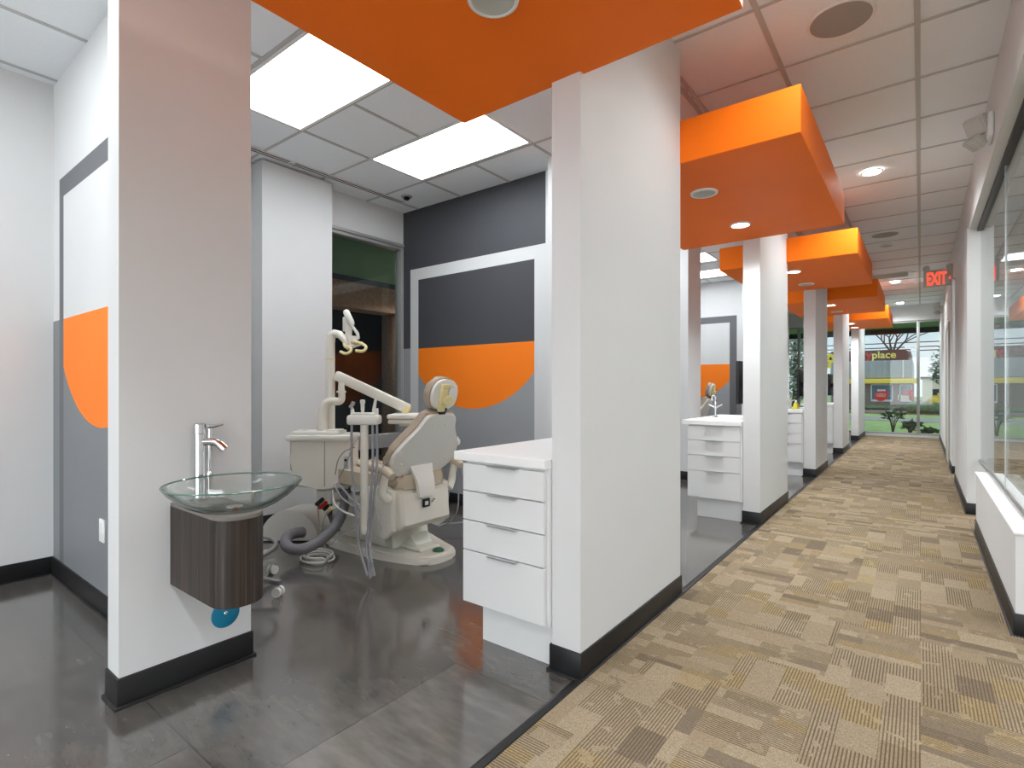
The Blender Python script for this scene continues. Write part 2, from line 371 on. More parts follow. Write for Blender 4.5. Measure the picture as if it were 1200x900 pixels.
# divider walls with painted murals on the side that faces the camera, each ending in a short T
def arc_pts(xa, xb, zs, zb, n=24):
    c = (xa+xb)/2; hw = (xb-xa)/2; s = zs-zb; R = (hw*hw+s*s)/(2*s); zc = zb+R; a = math.asin(min(1, hw/R))
    return [(c+R*math.sin(-a+2*a*i/n), zc-R*math.cos(-a+2*a*i/n)) for i in range(n+1)]
def divider(k):
    y0 = .867+P*k; yf = y0-.0012; mb = MB()
    xe = -2.42; xw = XL if k == 0 else X1
    mb.box(xw-.02, xe, y0, y0+.11, 0, CZ)                            # wall
    mb.box(-2.42, -2.30, .646+P*k, 1.124+P*k, 0, CZ)                 # T end
    def rect(x0, x1, z0, z1, m, d=0): mb.poly([(x0, yf-d, z0), (x1, yf-d, z0), (x1, yf-d, z1), (x0, yf-d, z1)], m)
    ya = yf-.0006
    if k % 3 == 1:      # charcoal wall, white band
        fo = (-4.337, -2.589); fi = (-4.212, -2.708); zt, zi, zb = 2.42, 2.30, .42
        rect(xw, xe, 1.578, CZ, 2); rect(xw, xe, .1, 1.578, 3); top, low = 2, 3; frame = 0; rt = fo[1]
        rect(-2.589, xe, .1, CZ, 0, .0004)
        rect(fo[0], fo[1], .1, zt, frame, .0005)
    else:
        fo = (-4.154, -2.555); fi = (-4.059, -2.675); zt, zi, zb = 2.426, 2.307, .1
        rect(xw, xe, .1, 1.573, 4); top, low = 0, (6 if k == 0 else 3); frame = 5
        rect(fo[0], fo[1], .1, zt, frame, .0005)
    zb = .1
    zo = 1.572
    ap = arc_pts(fi[0], fi[1], 1.300 if k % 3 == 1 else 1.285, .953)
    mb.poly([(fi[0], ya-.0006, zo), (fi[1], ya-.0006, zo), (fi[1], ya-.0006, zi), (fi[0], ya-.0006, zi)], top)
    mb.poly([(x, ya-.0008, z) for x, z in ap]+[(fi[1], ya-.0008, zo), (fi[0], ya-.0008, zo)], 7)
    mb.poly([(x, ya-.0007, z) for x, z in ap]+[(fi[1], ya-.0007, zb), (fi[0], ya-.0007, zb)], low)
    o = mb.build('wall_divider', [M['white'], M['black'], M['charcoal'], M['midgrey'], M['slate'], M['darkgrey'], M['slate'], M['muralorange']]); tag(o, kind='structure')
    b = MB()
    basebox(b, -2.42, -2.30, .646+P*k, 1.124+P*k, 0)
    b.box(xw, xe-.008, y0-.010, y0, 0, .108, 0, .003); b.box(xw, xe-.02, y0-.020, y0, 0, .010, 0, .003); b.box(xw, xe, y0+.11, y0+.118, 0, .108, 0, .003)
    struct(b, 'baseboard_divider', M['black'])
for k in range(NB): divider(k)

# pillars between the treatment rooms and the corridor
ends = [(1.826, 2.93), (1.826+P, 5.955), (1.826+2*P, 8.83), (1.826+3*P, 11.77), (13.68, YE)]
for i, (a, b) in enumerate(ends):
    mb = MB(); mb.box(-1.204, XC, a, b, 0, CZ, 0, .002, 1); struct(mb, 'wall_pillar', M['white'])
    mb = MB(); basebox(mb, -1.204, XC, a, b, 0); struct(mb, 'baseboard_pillar', M['black'])

# right side of the corridor
mb = MB()
mb.box(.35, .47, YB, YE, 2.60, CZ)                                   # header over the glass
mb.box(.335, .47, 6.36, 8.5, 0, 2.61); mb.box(.335, .47, 9.2, YE, 0, 2.61)
struct(mb, 'wall_right', M['white'])
mb = MB(); mb.box(.35, .47, 3.395, 5.62, 0, .475); mb.box(.47, .60, 3.395, 3.50, 0, .475); struct(mb, 'wall_low', M['white'])
mb = MB(); basebox(mb, .335, .47, 6.36, 8.5, 0); basebox(mb, .335, .47, 9.2, YE, 0)
mb.box(.342, .478, 3.387, 5.628, 0, .108, 0, .004); mb.box(.332, .488, 3.377, 5.638, 0, .010, 0, .004); mb.box(.478, .608, 3.387, 3.508, 0, .107, 0, .004)
struct(mb, 'baseboard_right', M['black'])
mb = MB(); mb.box(.343, .60, 3.388, 5.63, .475, .487, 0, .004); struct(mb, 'trim_3', M['counter'])
mb = MB(); mb.box(XE, XE+.12, YB, YE, 0, CZ); mb.box(.47, XE, 11.6, 11.72, 0, CZ); struct(mb, 'wall_side_room', M['white'])
# glass partition on the low wall
o = thing('window_1', None, None, (.43, 5, .48)); tag(o, kind='structure')
mb = MB(); mb.box(.415, .445, 3.40, 6.36, .487, .512, 0, .003); mb.build('frame', M['steel'], o)
mb = MB(); mb.box(.405, .455, 3.40, 6.36, 2.572, 2.604, 0, .003); mb.build('head_track', M['aludark'], o)
for a, b in ((3.40, 4.576), (4.602, 6.35)):
    mb = MB(); mb.box(.426, .434, a, b, .505, 2.585); mb.build('pane', M['glass'], o)
mb = MB(); mb.box(.424, .436, 4.578, 4.600, .505, 2.585); mb.build('mullion', M['steel'], o)
# door in the far right wall
o = thing('door_1', None, None, (.335, 10.6, 0)); tag(o, kind='structure')
mb = MB()
mb.box(.318, .334, 9.98, 10.05, 0, 2.12, 0, .003); mb.box(.318, .334, 10.92, 10.99, 0, 2.12, 0, .003); mb.box(.318, .334, 10.05, 10.92, 2.05, 2.12, 0, .003); mb.build('door_frame', M['exitplate'], o)
mb = MB(); mb.box(.326, .334, 10.055, 10.915, .01, 2.045, 0, .002); mb.build('door_leaf', M['cream'], o)

# end wall with its tall windows
mb = MB(); mb.box(-4.6, XE, YE, YE+.14, 2.70, CZ); mb.box(-4.6, XE, YE, YE+.14, -.1, .055); struct(mb, 'wall_end', M['white'])
o = thing('window_2', None, None, (-.4, YE+.05, 0)); tag(o, kind='structure')
cols = [-4.5, -3.72, -2.49, -1.27, -.046, 1.19, 2.4, XE]
mb = MB(); mb.box(-4.5, XE, YE+.03, YE+.11, .055, .10, 0, .003); mb.box(-4.5, XE, YE+.03, YE+.11, 2.655, 2.70, 0, .003)
for x in cols: mb.box(x-.028, x+.028, YE+.02, YE+.11, .09, 2.66, 0, .003)
mb.build('frame', M['alu'], o)
for a, b in zip(cols[:-1], cols[1:]):
    mb = MB(); mb.box(a+.02, b-.02, YE+.066, YE+.074, .09, 2.665); mb.build('pane', M['glass'], o)
# treatment room window
o = thing('window_3', None, None, (X1-.06, 3.3, 0)); tag(o, kind='structure')
mb = MB(); f0, f1 = X1-.10, X1-.005
mb.box(f0, f1, wy0, wy0+.05, wz0, wz1, 0, .004); mb.box(f0, f1, wy1-.03, wy1+.05, wz0, wz1, 0, .004)
mb.box(f0, f1, wy0+.05, wy1-.03, wz1-.05, wz1, 0, .004); mb.box(f0, f1, wy0+.05, wy1-.03, wz0, wz0+.05, 0, .004); mb.box(f0, f1+.004, wy0+.05, wy1-.03, .53, .67, 0, .004)
mb.box(f1-.01, f1+.02, wy0+.0, wy1-.0, wz1-.02, wz1+.012, 0, .004)
mb.build('frame', M['alu'], o)
for a, b in ((.10, .54), (.66, wz1-.045)):
    mb = MB(); mb.box(X1-.066, X1-.058, wy0+.045, wy1-.025, a, b); mb.build('pane', M['glass'], o)

# ------------------------------------------------------------------ orange soffits
SX0, SX1, SZ0, SZ1 = -1.72, -.466, 2.418, 2.658
sof = [(-.04, 1.855, 'orange soffit box overhead, cut off by the top of the photo'),
       (2.925, 4.795, 'largest orange soffit box with its bright front showing, just past the first white pillar'),
       (2.925+P, 4.795+P, 'second orange soffit box along the corridor, over the second white pillar with drawers'),
       (2.925+2*P, 4.795+2*P, 'third orange soffit box along the corridor, reaching under the ceiling vent'),
       (2.925+3*P, 4.795+3*P, 'last and smallest orange soffit box, close to the end windows')]
for y0, y1, lb in sof:
    mb = MB(); mb.box(SX0, SX1, y0, y1, SZ0, SZ1, 0, .003, 1)
    o = mb.build('suspended_soffit', M['orange']); tag(o, lb, 'soffit', 'orange soffits hung between the pillars')
def can(x, y, z, lit, label, r=.088, group=None, watts=None):
    o = thing('recessed_light', label, 'ceiling light', (x, y, z), group)
    mb = MB(); mb.lathe([(r*.80, .0), (r*.80, -.006), (r*.86, -.012), (r*.97, -.010), (r, -.0005)], (x, y, z), cap=False)
    mb.build('trim_ring', M['trimw'], o)
    mb = MB()
    if lit:
        mb.lathe([(r*.80, -.004), (r*.45, -.0035), (0.001, -.003)], (x, y, z), cap=False); mb.build('lamp', M['lamp'], o)
        ld = bpy.data.lights.new('downlight', 'SPOT'); ld.energy = watts or CANW; ld.spot_size = math.radians(150); ld.spot_blend = .8; ld.shadow_soft_size = .06; ld.color = (.93, .98, 1)
        lo = bpy.data.objects.new('bulb', ld); COL.objects.link(lo); lo.location = (x, y, z-.02); lo.parent = o; lo.location = (0, 0, -.02)
    else:
        mb.lathe([(r*.81, -.0095), (r*.60, -.005), (r*.55, -.002), (.001, -.0015)], (x, y, z), cap=False); mb.build('reflector', M['reflector'], o)
    return o
can(-1.089, 1.31, SZ0, False, 'large unlit round can light in the soffit cut off by the photo top', .085)
can(-1.105, 3.455, SZ0, False, 'unlit white round can light in the largest orange soffit', .085)
can(-1.10, 4.30, SZ0, True, 'lit round downlight in the underside of the largest orange soffit', .075)
can(-1.09, 6.40, SZ0, True, 'lit round downlight in the underside of the second orange soffit', .075)
can(-1.10, 7.28, SZ0, False, 'unlit round can light in the second orange soffit, behind its lit downlight', .085)
can(-1.09, 6.40+P, SZ0, True, 'lit downlight in the underside of the third orange soffit', .075)
can(-1.10, 7.28+P, SZ0, False, 'unlit can light in the third orange soffit behind its lit downlight', .085)
can(-1.09, 6.40+2*P, SZ0, True, 'lit downlight in the last orange soffit, nearer the front edge', .075)
can(-1.10, 7.28+2*P, SZ0, True, 'lit downlight in the last orange soffit, nearer the end windows', .075)
can(-.336, 2.62, CZ-.006, True, 'lit downlight in the corridor ceiling just out of view above the first pillar', .082, watts=22)
can(-.336, -.35, CZ-.006, True, 'lit downlight in the corridor ceiling over the camera', .082)
can(-.336, 5.58, CZ-.006, True, 'first lit round downlight in the white corridor ceiling', .082)
can(-.36, 8.60, CZ-.006, False, 'chrome-rimmed unlit downlight beside the small ceiling speaker down the corridor', .082)
can(-.363, 11.69, CZ-.006, True, 'lit downlight in the corridor ceiling just past the ceiling vent', .082)
can(-.364, 14.73, CZ-.006, True, 'last lit downlight in the corridor ceiling by the end windows', .082)
def speaker(x, y, label):
    o = thing('ceiling_speaker', label, 'speaker', (x, y, CZ-.006))
    mb = MB(); mb.lathe([(.138, -.004), (.150, -.006), (.153, 0)], (x, y, CZ-.001), seg=48, cap=False); mb.build('rim', M['trimw'], o)
    mb = MB(); mb.lathe([(.139, -.003), (.10, -.006), (.001, -.007)], (x, y, CZ-.001), seg=48, cap=False); mb.build('grille', M['grille'], o)
speaker(-.326, 3.182, 'big round grey ceiling speaker at the top of the corridor')
speaker(-.351, 8.01, 'small-looking far round grey speaker in the corridor ceiling')
# 2 x 4 ft troffers in the treatment rooms, plus added fill panels in side room and reception
def troffer(x0, x1, y0, y1, label):
    o = thing('ceiling_light', label, 'ceiling light', ((x0+x1)/2, (y0+y1)/2, CZ), 'flat panel lights in the room ceilings')
    mb = MB(); z0, z1 = CZ-.010, CZ-.0005; t = .022
    mb.box(x0-t, x1+t, y0-t, y0, z0, z1); mb.box(x0-t, x1+t, y1, y1+t, z0, z1); mb.box(x0-t, x0, y0, y1, z0, z1); mb.box(x1, x1+t, y0, y1, z0, z1)
    mb.build('frame', M['trimw'], o)
    mb = MB(); mb.box(x0, x1, y0, y1, CZ-.007, CZ-.002); mb.build('diffuser', M['panel'], o)
TL = {(0, 0): 'bright flat panel light partly hidden by the overhead orange soffit, closest to the sink pillar', (0, 1): 'bright flat panel light over the dental chair, touching the soffit corner'}
for k in range(-1, 4):
    for j, (a, b) in enumerate(((1.563, 2.105), (2.752, 3.293))):
        yo = P*k
        lb = TL.get((k, j)) or ['panel light in the room behind the camera', '', 'panel light in the second treatment room', 'panel light in the third treatment room, seen past the first pillar', 'panel light in the far treatment room'][k+1]+(', nearer row' if j == 0 else ', farther row')
        troffer(-3.575, -2.385, a+yo, b+yo, lb)
for i, y in enumerate((1.2, 4.3, 7.4, 10.2)):  # added side room panels, brightening the corridor through the glass
    for j, x in enumerate((.95, 2.15)):
        troffer(x, x+1.19, y, y+.545, 'added fill panel light in the side room behind the glass, %s row, %s' % (('first', 'second', 'third', 'last')[i], ('by the glass', 'by the far wall')[j]))
for i, y in enumerate((-5.6, -4.0, -2.4, -.9)):  # added reception panels, out of view, brightening the corridor from behind
    if i in (0, 2): continue
    for j, x in enumerate((-2.3, -.63, 1.0, 2.2)):
        if i == 3 and j == 0: continue
        troffer(x, x+(.545 if j == 1 else 1.1), y, y+(1.19 if j == 1 else .545), 'added fill panel light in the unseen reception behind the camera, %s row, %s' % (('rear', 'third', 'second', 'front')[i], ('over the vinyl', 'in line with the corridor', 'over the carpet', 'by the side wall')[j]))

# slot diffusers, air vent, sprinkler
for k, (a, b, lb) in enumerate(((.98, 2.37, 'thin black slot air diffuser in the ceiling beside the plain white pilaster'), (2.40, 3.60, 'long thin black slot air diffuser in the ceiling above the dark window'))):
    o = thing('slot_diffuser', lb, 'air vent', (-4.18, a, CZ)); mb = MB()
    for x in (-4.215, -4.182, -4.149): mb.box(x-.005, x+.005, a, b, CZ-.011, CZ-.003)
    mb.build('frame', M['trimw'], o); mb = MB(); mb.box(-4.21, -4.153, a+.01, b-.01, CZ-.008, CZ-.0065); mb.build('slot', M['dark'], o)
o = thing('smoke_detector', 'small dark round detector in the ceiling tile beside the slot diffuser end', 'detector', (-4.02, 3.52, CZ))
mb = MB(); mb.lathe([(.055, 0), (.052, -.012), (.040, -.016)], (-4.02, 3.50, CZ-.002)); mb.build('base', M['steel'], o)
mb = MB(); mb.lathe([(.030, -.016), (.026, -.034), (.012, -.040)], (-4.02, 3.50, CZ-.002)); mb.build('sensor', M['dark'], o)
o = thing('ceiling_vent', 'dark slatted air vent with pale rim in the corridor ceiling by the exit sign', 'air vent', (-.42, 11.0, CZ))
x0, x1, y0, y1 = -.70, -.13, 10.72, 11.22
mb = MB()
for (a, b, c, d) in ((x0, x1, y0, y0+.035), (x0, x1, y1-.035, y1), (x0, x0+.035, y0+.035, y1-.035), (x1-.035, x1, y0+.035, y1-.035)): mb.box(a, b, c, d, CZ-.013, CZ-.004, 0, .003)
mb.build('frame', M['trimw'], o)
mb = MB(); mb.box(x0+.03, x1-.03, y0+.03, y1-.03, CZ-.010, CZ-.007); mb.build('backing', M['lampgrey'], o)
for i in range(7):
    yy = y0+.07+i*.06; mb = MB(); mb.prism([(x0+.035, yy, CZ-.014), (x0+.035, yy+.006, CZ-.014), (x0+.035, yy+.03, CZ-.011), (x0+.035, yy+.024, CZ-.011)], (x1-x0-.07, 0, 0)); mb.build('slat', M['grid'], o)

# exit sign and emergency lamps
o = thing('exit_sign', 'grey EXIT sign with red letters and two lamp heads, hung by the right wall', 'exit sign', (.19, 9.5, 2.68))
mb = MB(); mb.box(.03, .352, 9.485, 9.515, 2.575, 2.80, 0, .004); mb.build('plate', M['exitplate'], o)
mb = MB(); mb.box(.33, .35, 9.46, 9.54, 2.57, 2.86, 0, .004); mb.build('wall_bracket', M['exitplate'], o)
add_text('EXIT', .245, .003, (.062, 9.481, 2.600), (1, 0, 0), (0, 0, 1), 'lettering', M['exitred'], o, sx=.44)
mb = MB(); mb.prism([(.325, 9.484, 2.655), (.305, 9.484, 2.68), (.325, 9.484, 2.705)], (0, -.004, 0)); mb.build('arrow', M['exitred'], o)
for x in (.062, .318):
    mb = MB(); mb.lathe([(.010, -.02), (.034, -.015), (.042, .02), (.040, .028), (.02, .024)], (x, 9.50, 2.835), axis=(0, -1, -.2)); mb.cyl((x, 9.50, 2.79), (x, 9.5, 2.83), .012, seg=10); mb.build('lamp_head', M['exitplate'], o)
def emergency(y, label):
    o = thing('emergency_light', label, 'emergency light', (.35, y, 2.74))
    mb = MB(); mb.box(.318, .350, y-.09, y+.10, 2.675, 2.825, 0, .012); mb.build('back_plate', M['trimw'], o)
    c = Vector((.275, y-.03, 2.775)); n = Vector((-.55, -.62, -.45)).normalized(); a = n.cross(Vector((0, 0, 1))).normalized(); b = a.cross(n)
    mb = MB(); mb.obox(c, a, b, n, .062, .055, .026, 0, .014); mb.obox(c+n*.026, a, b, n, .05, .043, .004, 0, .003); h = mb.build('lamp_head', M['lampgrey'], o)
    c2 = Vector((.270, y+.02, 2.690)); n2 = Vector((-.5, -.3, -.8)).normalized(); a = n2.cross(Vector((0, 0, 1))).normalized(); b = a.cross(n2)
    mb = MB(); mb.obox(c2, a, b, n2, .052, .045, .024, 0, .012)
    for i in range(-2, 3): mb.obox(c2+a*(i*.019)+n2*.024, a, b, n2, .0045, .040, .005)
    mb.build('lamp_head', M['lampgrey'], o)
    mb = MB(); mb.cyl((.32, y, 2.74), (.285, y-.01, 2.765), .014, seg=10); mb.cyl((.32, y, 2.73), (.28, y+.015, 2.70), .014, seg=10); mb.build('bracket', M['trimw'], o)
emergency(4.36, 'two-headed white emergency light high on the wall above the glass partition')
emergency(13.9, 'small far emergency light on the right wall near the end windows')

can(-5.5, 5.45, 2.735, True, 'added unseen lamp under the canopy outside the dark treatment room window', .08, watts=150)  # added lamp, out of sight, to brighten the stone portal
# ------------------------------------------------------------------ sink on the T wall
vx0, vx1, vy0, vy1, vz0, vz1 = -2.2995, -1.862, .812, .985, .402, .716
def dshape(ins=0):
    r = .08; p = [(vx0, vy0+ins), (vx1-r, vy0+ins)]
    for i in range(1, 9): a = -math.pi/2+i*math.pi/18; p.append((vx1-r+(r-ins)*math.cos(a), vy0+r+(r-ins)*math.sin(a)))
    for i in range(0, 9): a = i*math.pi/16; p.append((vx1-r+(r-ins)*math.cos(a), vy1-r+(r-ins)*math.sin(a)))
    p += [(vx0, vy1-ins)]; return p
o = thing('wall_vanity', 'narrow dark wood vanity with rounded front, hung on the pillar under the glass basin', 'vanity', (vx0, .90, vz0))
mb = MB(); mb.prism([(x, y, vz0) for x, y in dshape()], (0, 0, vz1-.012-vz0)); mb.build('body', M['wood'], o)
mb = MB(); mb.prism([(x, y, vz1-.012) for x, y in dshape(.001)], (0, 0, .012)); mb.build('top', mat('grey brown laminate top', '#77706a', .4), o)
bc = Vector((-1.985, .911, .717)); 
mb = MB()
outer = [(.055, 0), (.085, .0015), (.117, .008), (.154, .026), (.187, .050), (.216, .077), (.224, .090), (.2285, .097)]
inner = [(.226, .0995), (.2195, .097), (.2115, .082), (.181, .055), (.149, .033), (.113, .016), (.08, .0105), (.03, .009), (.0005, .009)]
mb.lathe([(.0005, 0)]+outer+inner, bc, seg=64, cap=False)
b_ = mb.build('glass_basin', M['bowl'], None, ang=60); tag(b_, 'clear greenish glass bowl basin sitting on the dark wood vanity', 'sink')
mb = MB(); mb.tube([bc+Vector((.2275*math.cos(a*math.pi/32), .2275*math.sin(a*math.pi/32), .0985)) for a in range(65)], .0030, 8, cap=False); mb.build('rim', M['rimglass'], b_)
mb = MB(); mb.lathe([(.001, .004), (.026, .003), (.028, .0), (.020, -.001)], bc+Vector((0, 0, .0105))); d_ = mb.build('drain', M['chrome'], b_)
fx, fy = -2.266, .905
o = thing('tall_faucet', 'tall chrome single-lever faucet behind the glass basin', 'faucet', (fx, fy, .717))
mb = MB(); mb.lathe([(.030, 0), (.030, .008), (.022, .012), (.020, .02), (.020, .262), (.023, .264), (.023, .300), (.019, .304)], (fx, fy, .717)); mb.build('column', M['chrome'], o)
fq = Vector((.62, .78, 0)); f0 = Vector((fx, fy, 0))
mb = MB(); mb.tube([f0+fq*.012+Vector((0, 0, .948)), f0+fq*.045+Vector((0, 0, .947)), f0+fq*.068+Vector((0, 0, .938)), f0+fq*.090+Vector((.005, 0, .915))], .0165, 16, 0, 5); mb.build('spout', M['chrome'], o)
mb = MB(); mb.tube([f0+fq*.036+Vector((0, 0, .73)), f0+fq*.036+Vector((0, 0, 1.000))], .0075, 12); mb.lathe([(.010, 0), (.012, .02), (.008, .03)], f0+fq*.036+Vector((0, 0, .80)), seg=12); mb.build('lift_rod', M['chrome'], o)
mb = MB(); mb.tube([f0+fq*.030+Vector((0, 0, 1.006)), f0+fq*.05+Vector((0, 0, 1.008)), f0+fq*.085+Vector((0, 0, 1.016))], [.011, .008, .005], 10); mb.build('lever', M['chrome'], o)
o = thing('blue_cover_plate', 'round teal blue cover plate on the pillar just below the wood vanity', 'cover plate', (-2.30, 1.02, .212))
mb = MB(); mb.lathe([(.001, .006), (.050, .006), (.056, .003), (.057, 0)], (-2.2995, 1.018, .218), axis=(1, 0, 0), cap=False); mb.build('disc', M['blue'], o)
mb = MB(); mb.lathe([(.001, .010), (.006, .009), (.008, .006)], (-2.2995, 1.018, .222), axis=(1, 0, 0), cap=False); mb.build('screw', M['chrome'], o)
o = thing('wall_outlet', 'white outlet plate low on the slate grey painted wall behind the sink pillar', 'outlet', (-3.32, .867, .43))
mb = MB(); mb.box(-3.357, -3.283, .857, .8655, .37, .487, 0, .003); mb.build('plate', M['plate'], o)
for z in (.402, .455): mb = MB(); mb.box(-3.337, -3.303, .8545, .858, z-.017, z+.017, 0, .002); mb.build('socket', M['trimw'], o)

# ------------------------------------------------------------------ drawer cabinets, counters
def cabinet(k):
    d = P*k; y = 1.79+d; lb = ['white four-drawer cabinet by the first pillar beside the dental chair', 'white four-drawer cabinet against the second pillar, past the first doorway', 'white four-drawer cabinet against the third pillar along the corridor', 'white drawer cabinet sliver against the fourth pillar, far down the corridor'][k]
    yb = [2.90, 5.90, 8.80, 11.72][k]
    o = thing('drawer_cabinet', lb, 'cabinet', (-1.43, y, 0), 'drawer cabinets behind the pillars')
    mb = MB(); mb.box(-1.662, -1.2055, y+.020, yb, .175, .829); mb.build('body', M['white2'], o)
    mb = MB(); mb.box(-1.600, -1.2055, y+.062, yb-.02, 0.001, .175); mb.build('toe_kick', M['white2'], o)
    for z0, z1 in ((.694, .816), (.561, .689), (.424, .556), (.184, .419)):
        mb = MB(); mb.box(-1.668, -1.219, y, y+.019, z0, z1, 0, .0015, 1); q = mb.build('drawer', M['white2'], o)
        mb = MB(); mb.box(-1.508, -1.352, y-.022, y+.012, z1, z1+.0022); mb.box(-1.508, -1.352, y-.022, y-.020, z1-.0045, z1+.0022); mb.build('handle', M['pull'], q)
    lc = ['white countertop on the drawer cabinet by the dental chair', 'white countertop with faucet on the second drawer cabinet', 'white countertop with small yellow bottle on the third drawer cabinet', 'white countertop on the far drawer cabinet by the fourth pillar'][k]
    mb = MB(); mb.box(-1.715, -1.2055, y-.012, yb, .829, .868, 0, .002, 1); t = mb.build('countertop', M['counter']); tag(t, lc, 'countertop', 'white countertops')
    # monitor on a short wall arm on the pillar's inner side
    if k:
        lm = ['', 'flat black monitor seen edge-on beside the second pillar', 'flat black monitor seen edge-on beside the third pillar', 'flat black monitor seen edge-on beside the fourth pillar'][k]
        m_ = thing('monitor', lm, 'monitor', (-1.25, 5.15+d-P, 1.22), 'monitors on the pillar backs')
        ya, ybb = 5.00+d-P, 5.50+d-P
        mb = MB(); mb.box(-1.318, -1.290, ya, ybb, 1.01, 1.40, 0, .006); mb.build('casing', M['rubber'], m_)
        mb = MB(); mb.box(-1.3205, -1.3175, ya+.015, ybb-.015, 1.03, 1.385); mb.build('screen', M['screen'], m_)
        mb = MB(); mb.box(-1.292, -1.204, ya+.2, ya+.26, 1.17, 1.23, 0, .004); mb.build('wall_arm', M['rubber'], m_)
for k in range(4): cabinet(k)
def small_faucet(x, y, z, label):
    o = thing('counter_faucet', label, 'faucet', (x, y, z))
    mb = MB(); mb.lathe([(.026, 0), (.024, .01), (.013, .014), (.013, .17)], (x, y, z), seg=14); mb.build('column', M['chrome'], o)
    mb = MB(); mb.tube([(x, y, z+.15), (x, y-.02, z+.20), (x, y-.07, z+.21), (x, y-.11, z+.17)], .010, 12, 0, 5); mb.build('spout', M['chrome'], o)
    for s in (-1, 1):
        mb = MB(); mb.tube([(x+.01*s, y, z+.10), (x+.065*s, y-.01, z+.125)], [.010, .007], 10); mb.build('handle', M['chrome'], o)
small_faucet(-1.60, 5.35, .869, 'chrome faucet on the white counter past the first pillar')
small_faucet(-1.44, 8.2, .869, 'chrome faucet on the third white counter, beside the yellow bottle')
mb = MB(); mb.lathe([(.042, 0), (.044, .01), (.030, .06), (.013, .085)], (-1.36, 8.15, .869), seg=20)
o = mb.build('yellow_bottle', mat('yellow bottle plastic', '#e8df3c', .4)); tag(o, 'small cone-shaped yellow bottle on the third white counter', 'bottle')
mb = MB(); mb.lathe([(.014, .085), (.014, .11), (.008, .115)], (-1.36, 8.15, .869), seg=14); mb.build('cap', M['trimw'], o)

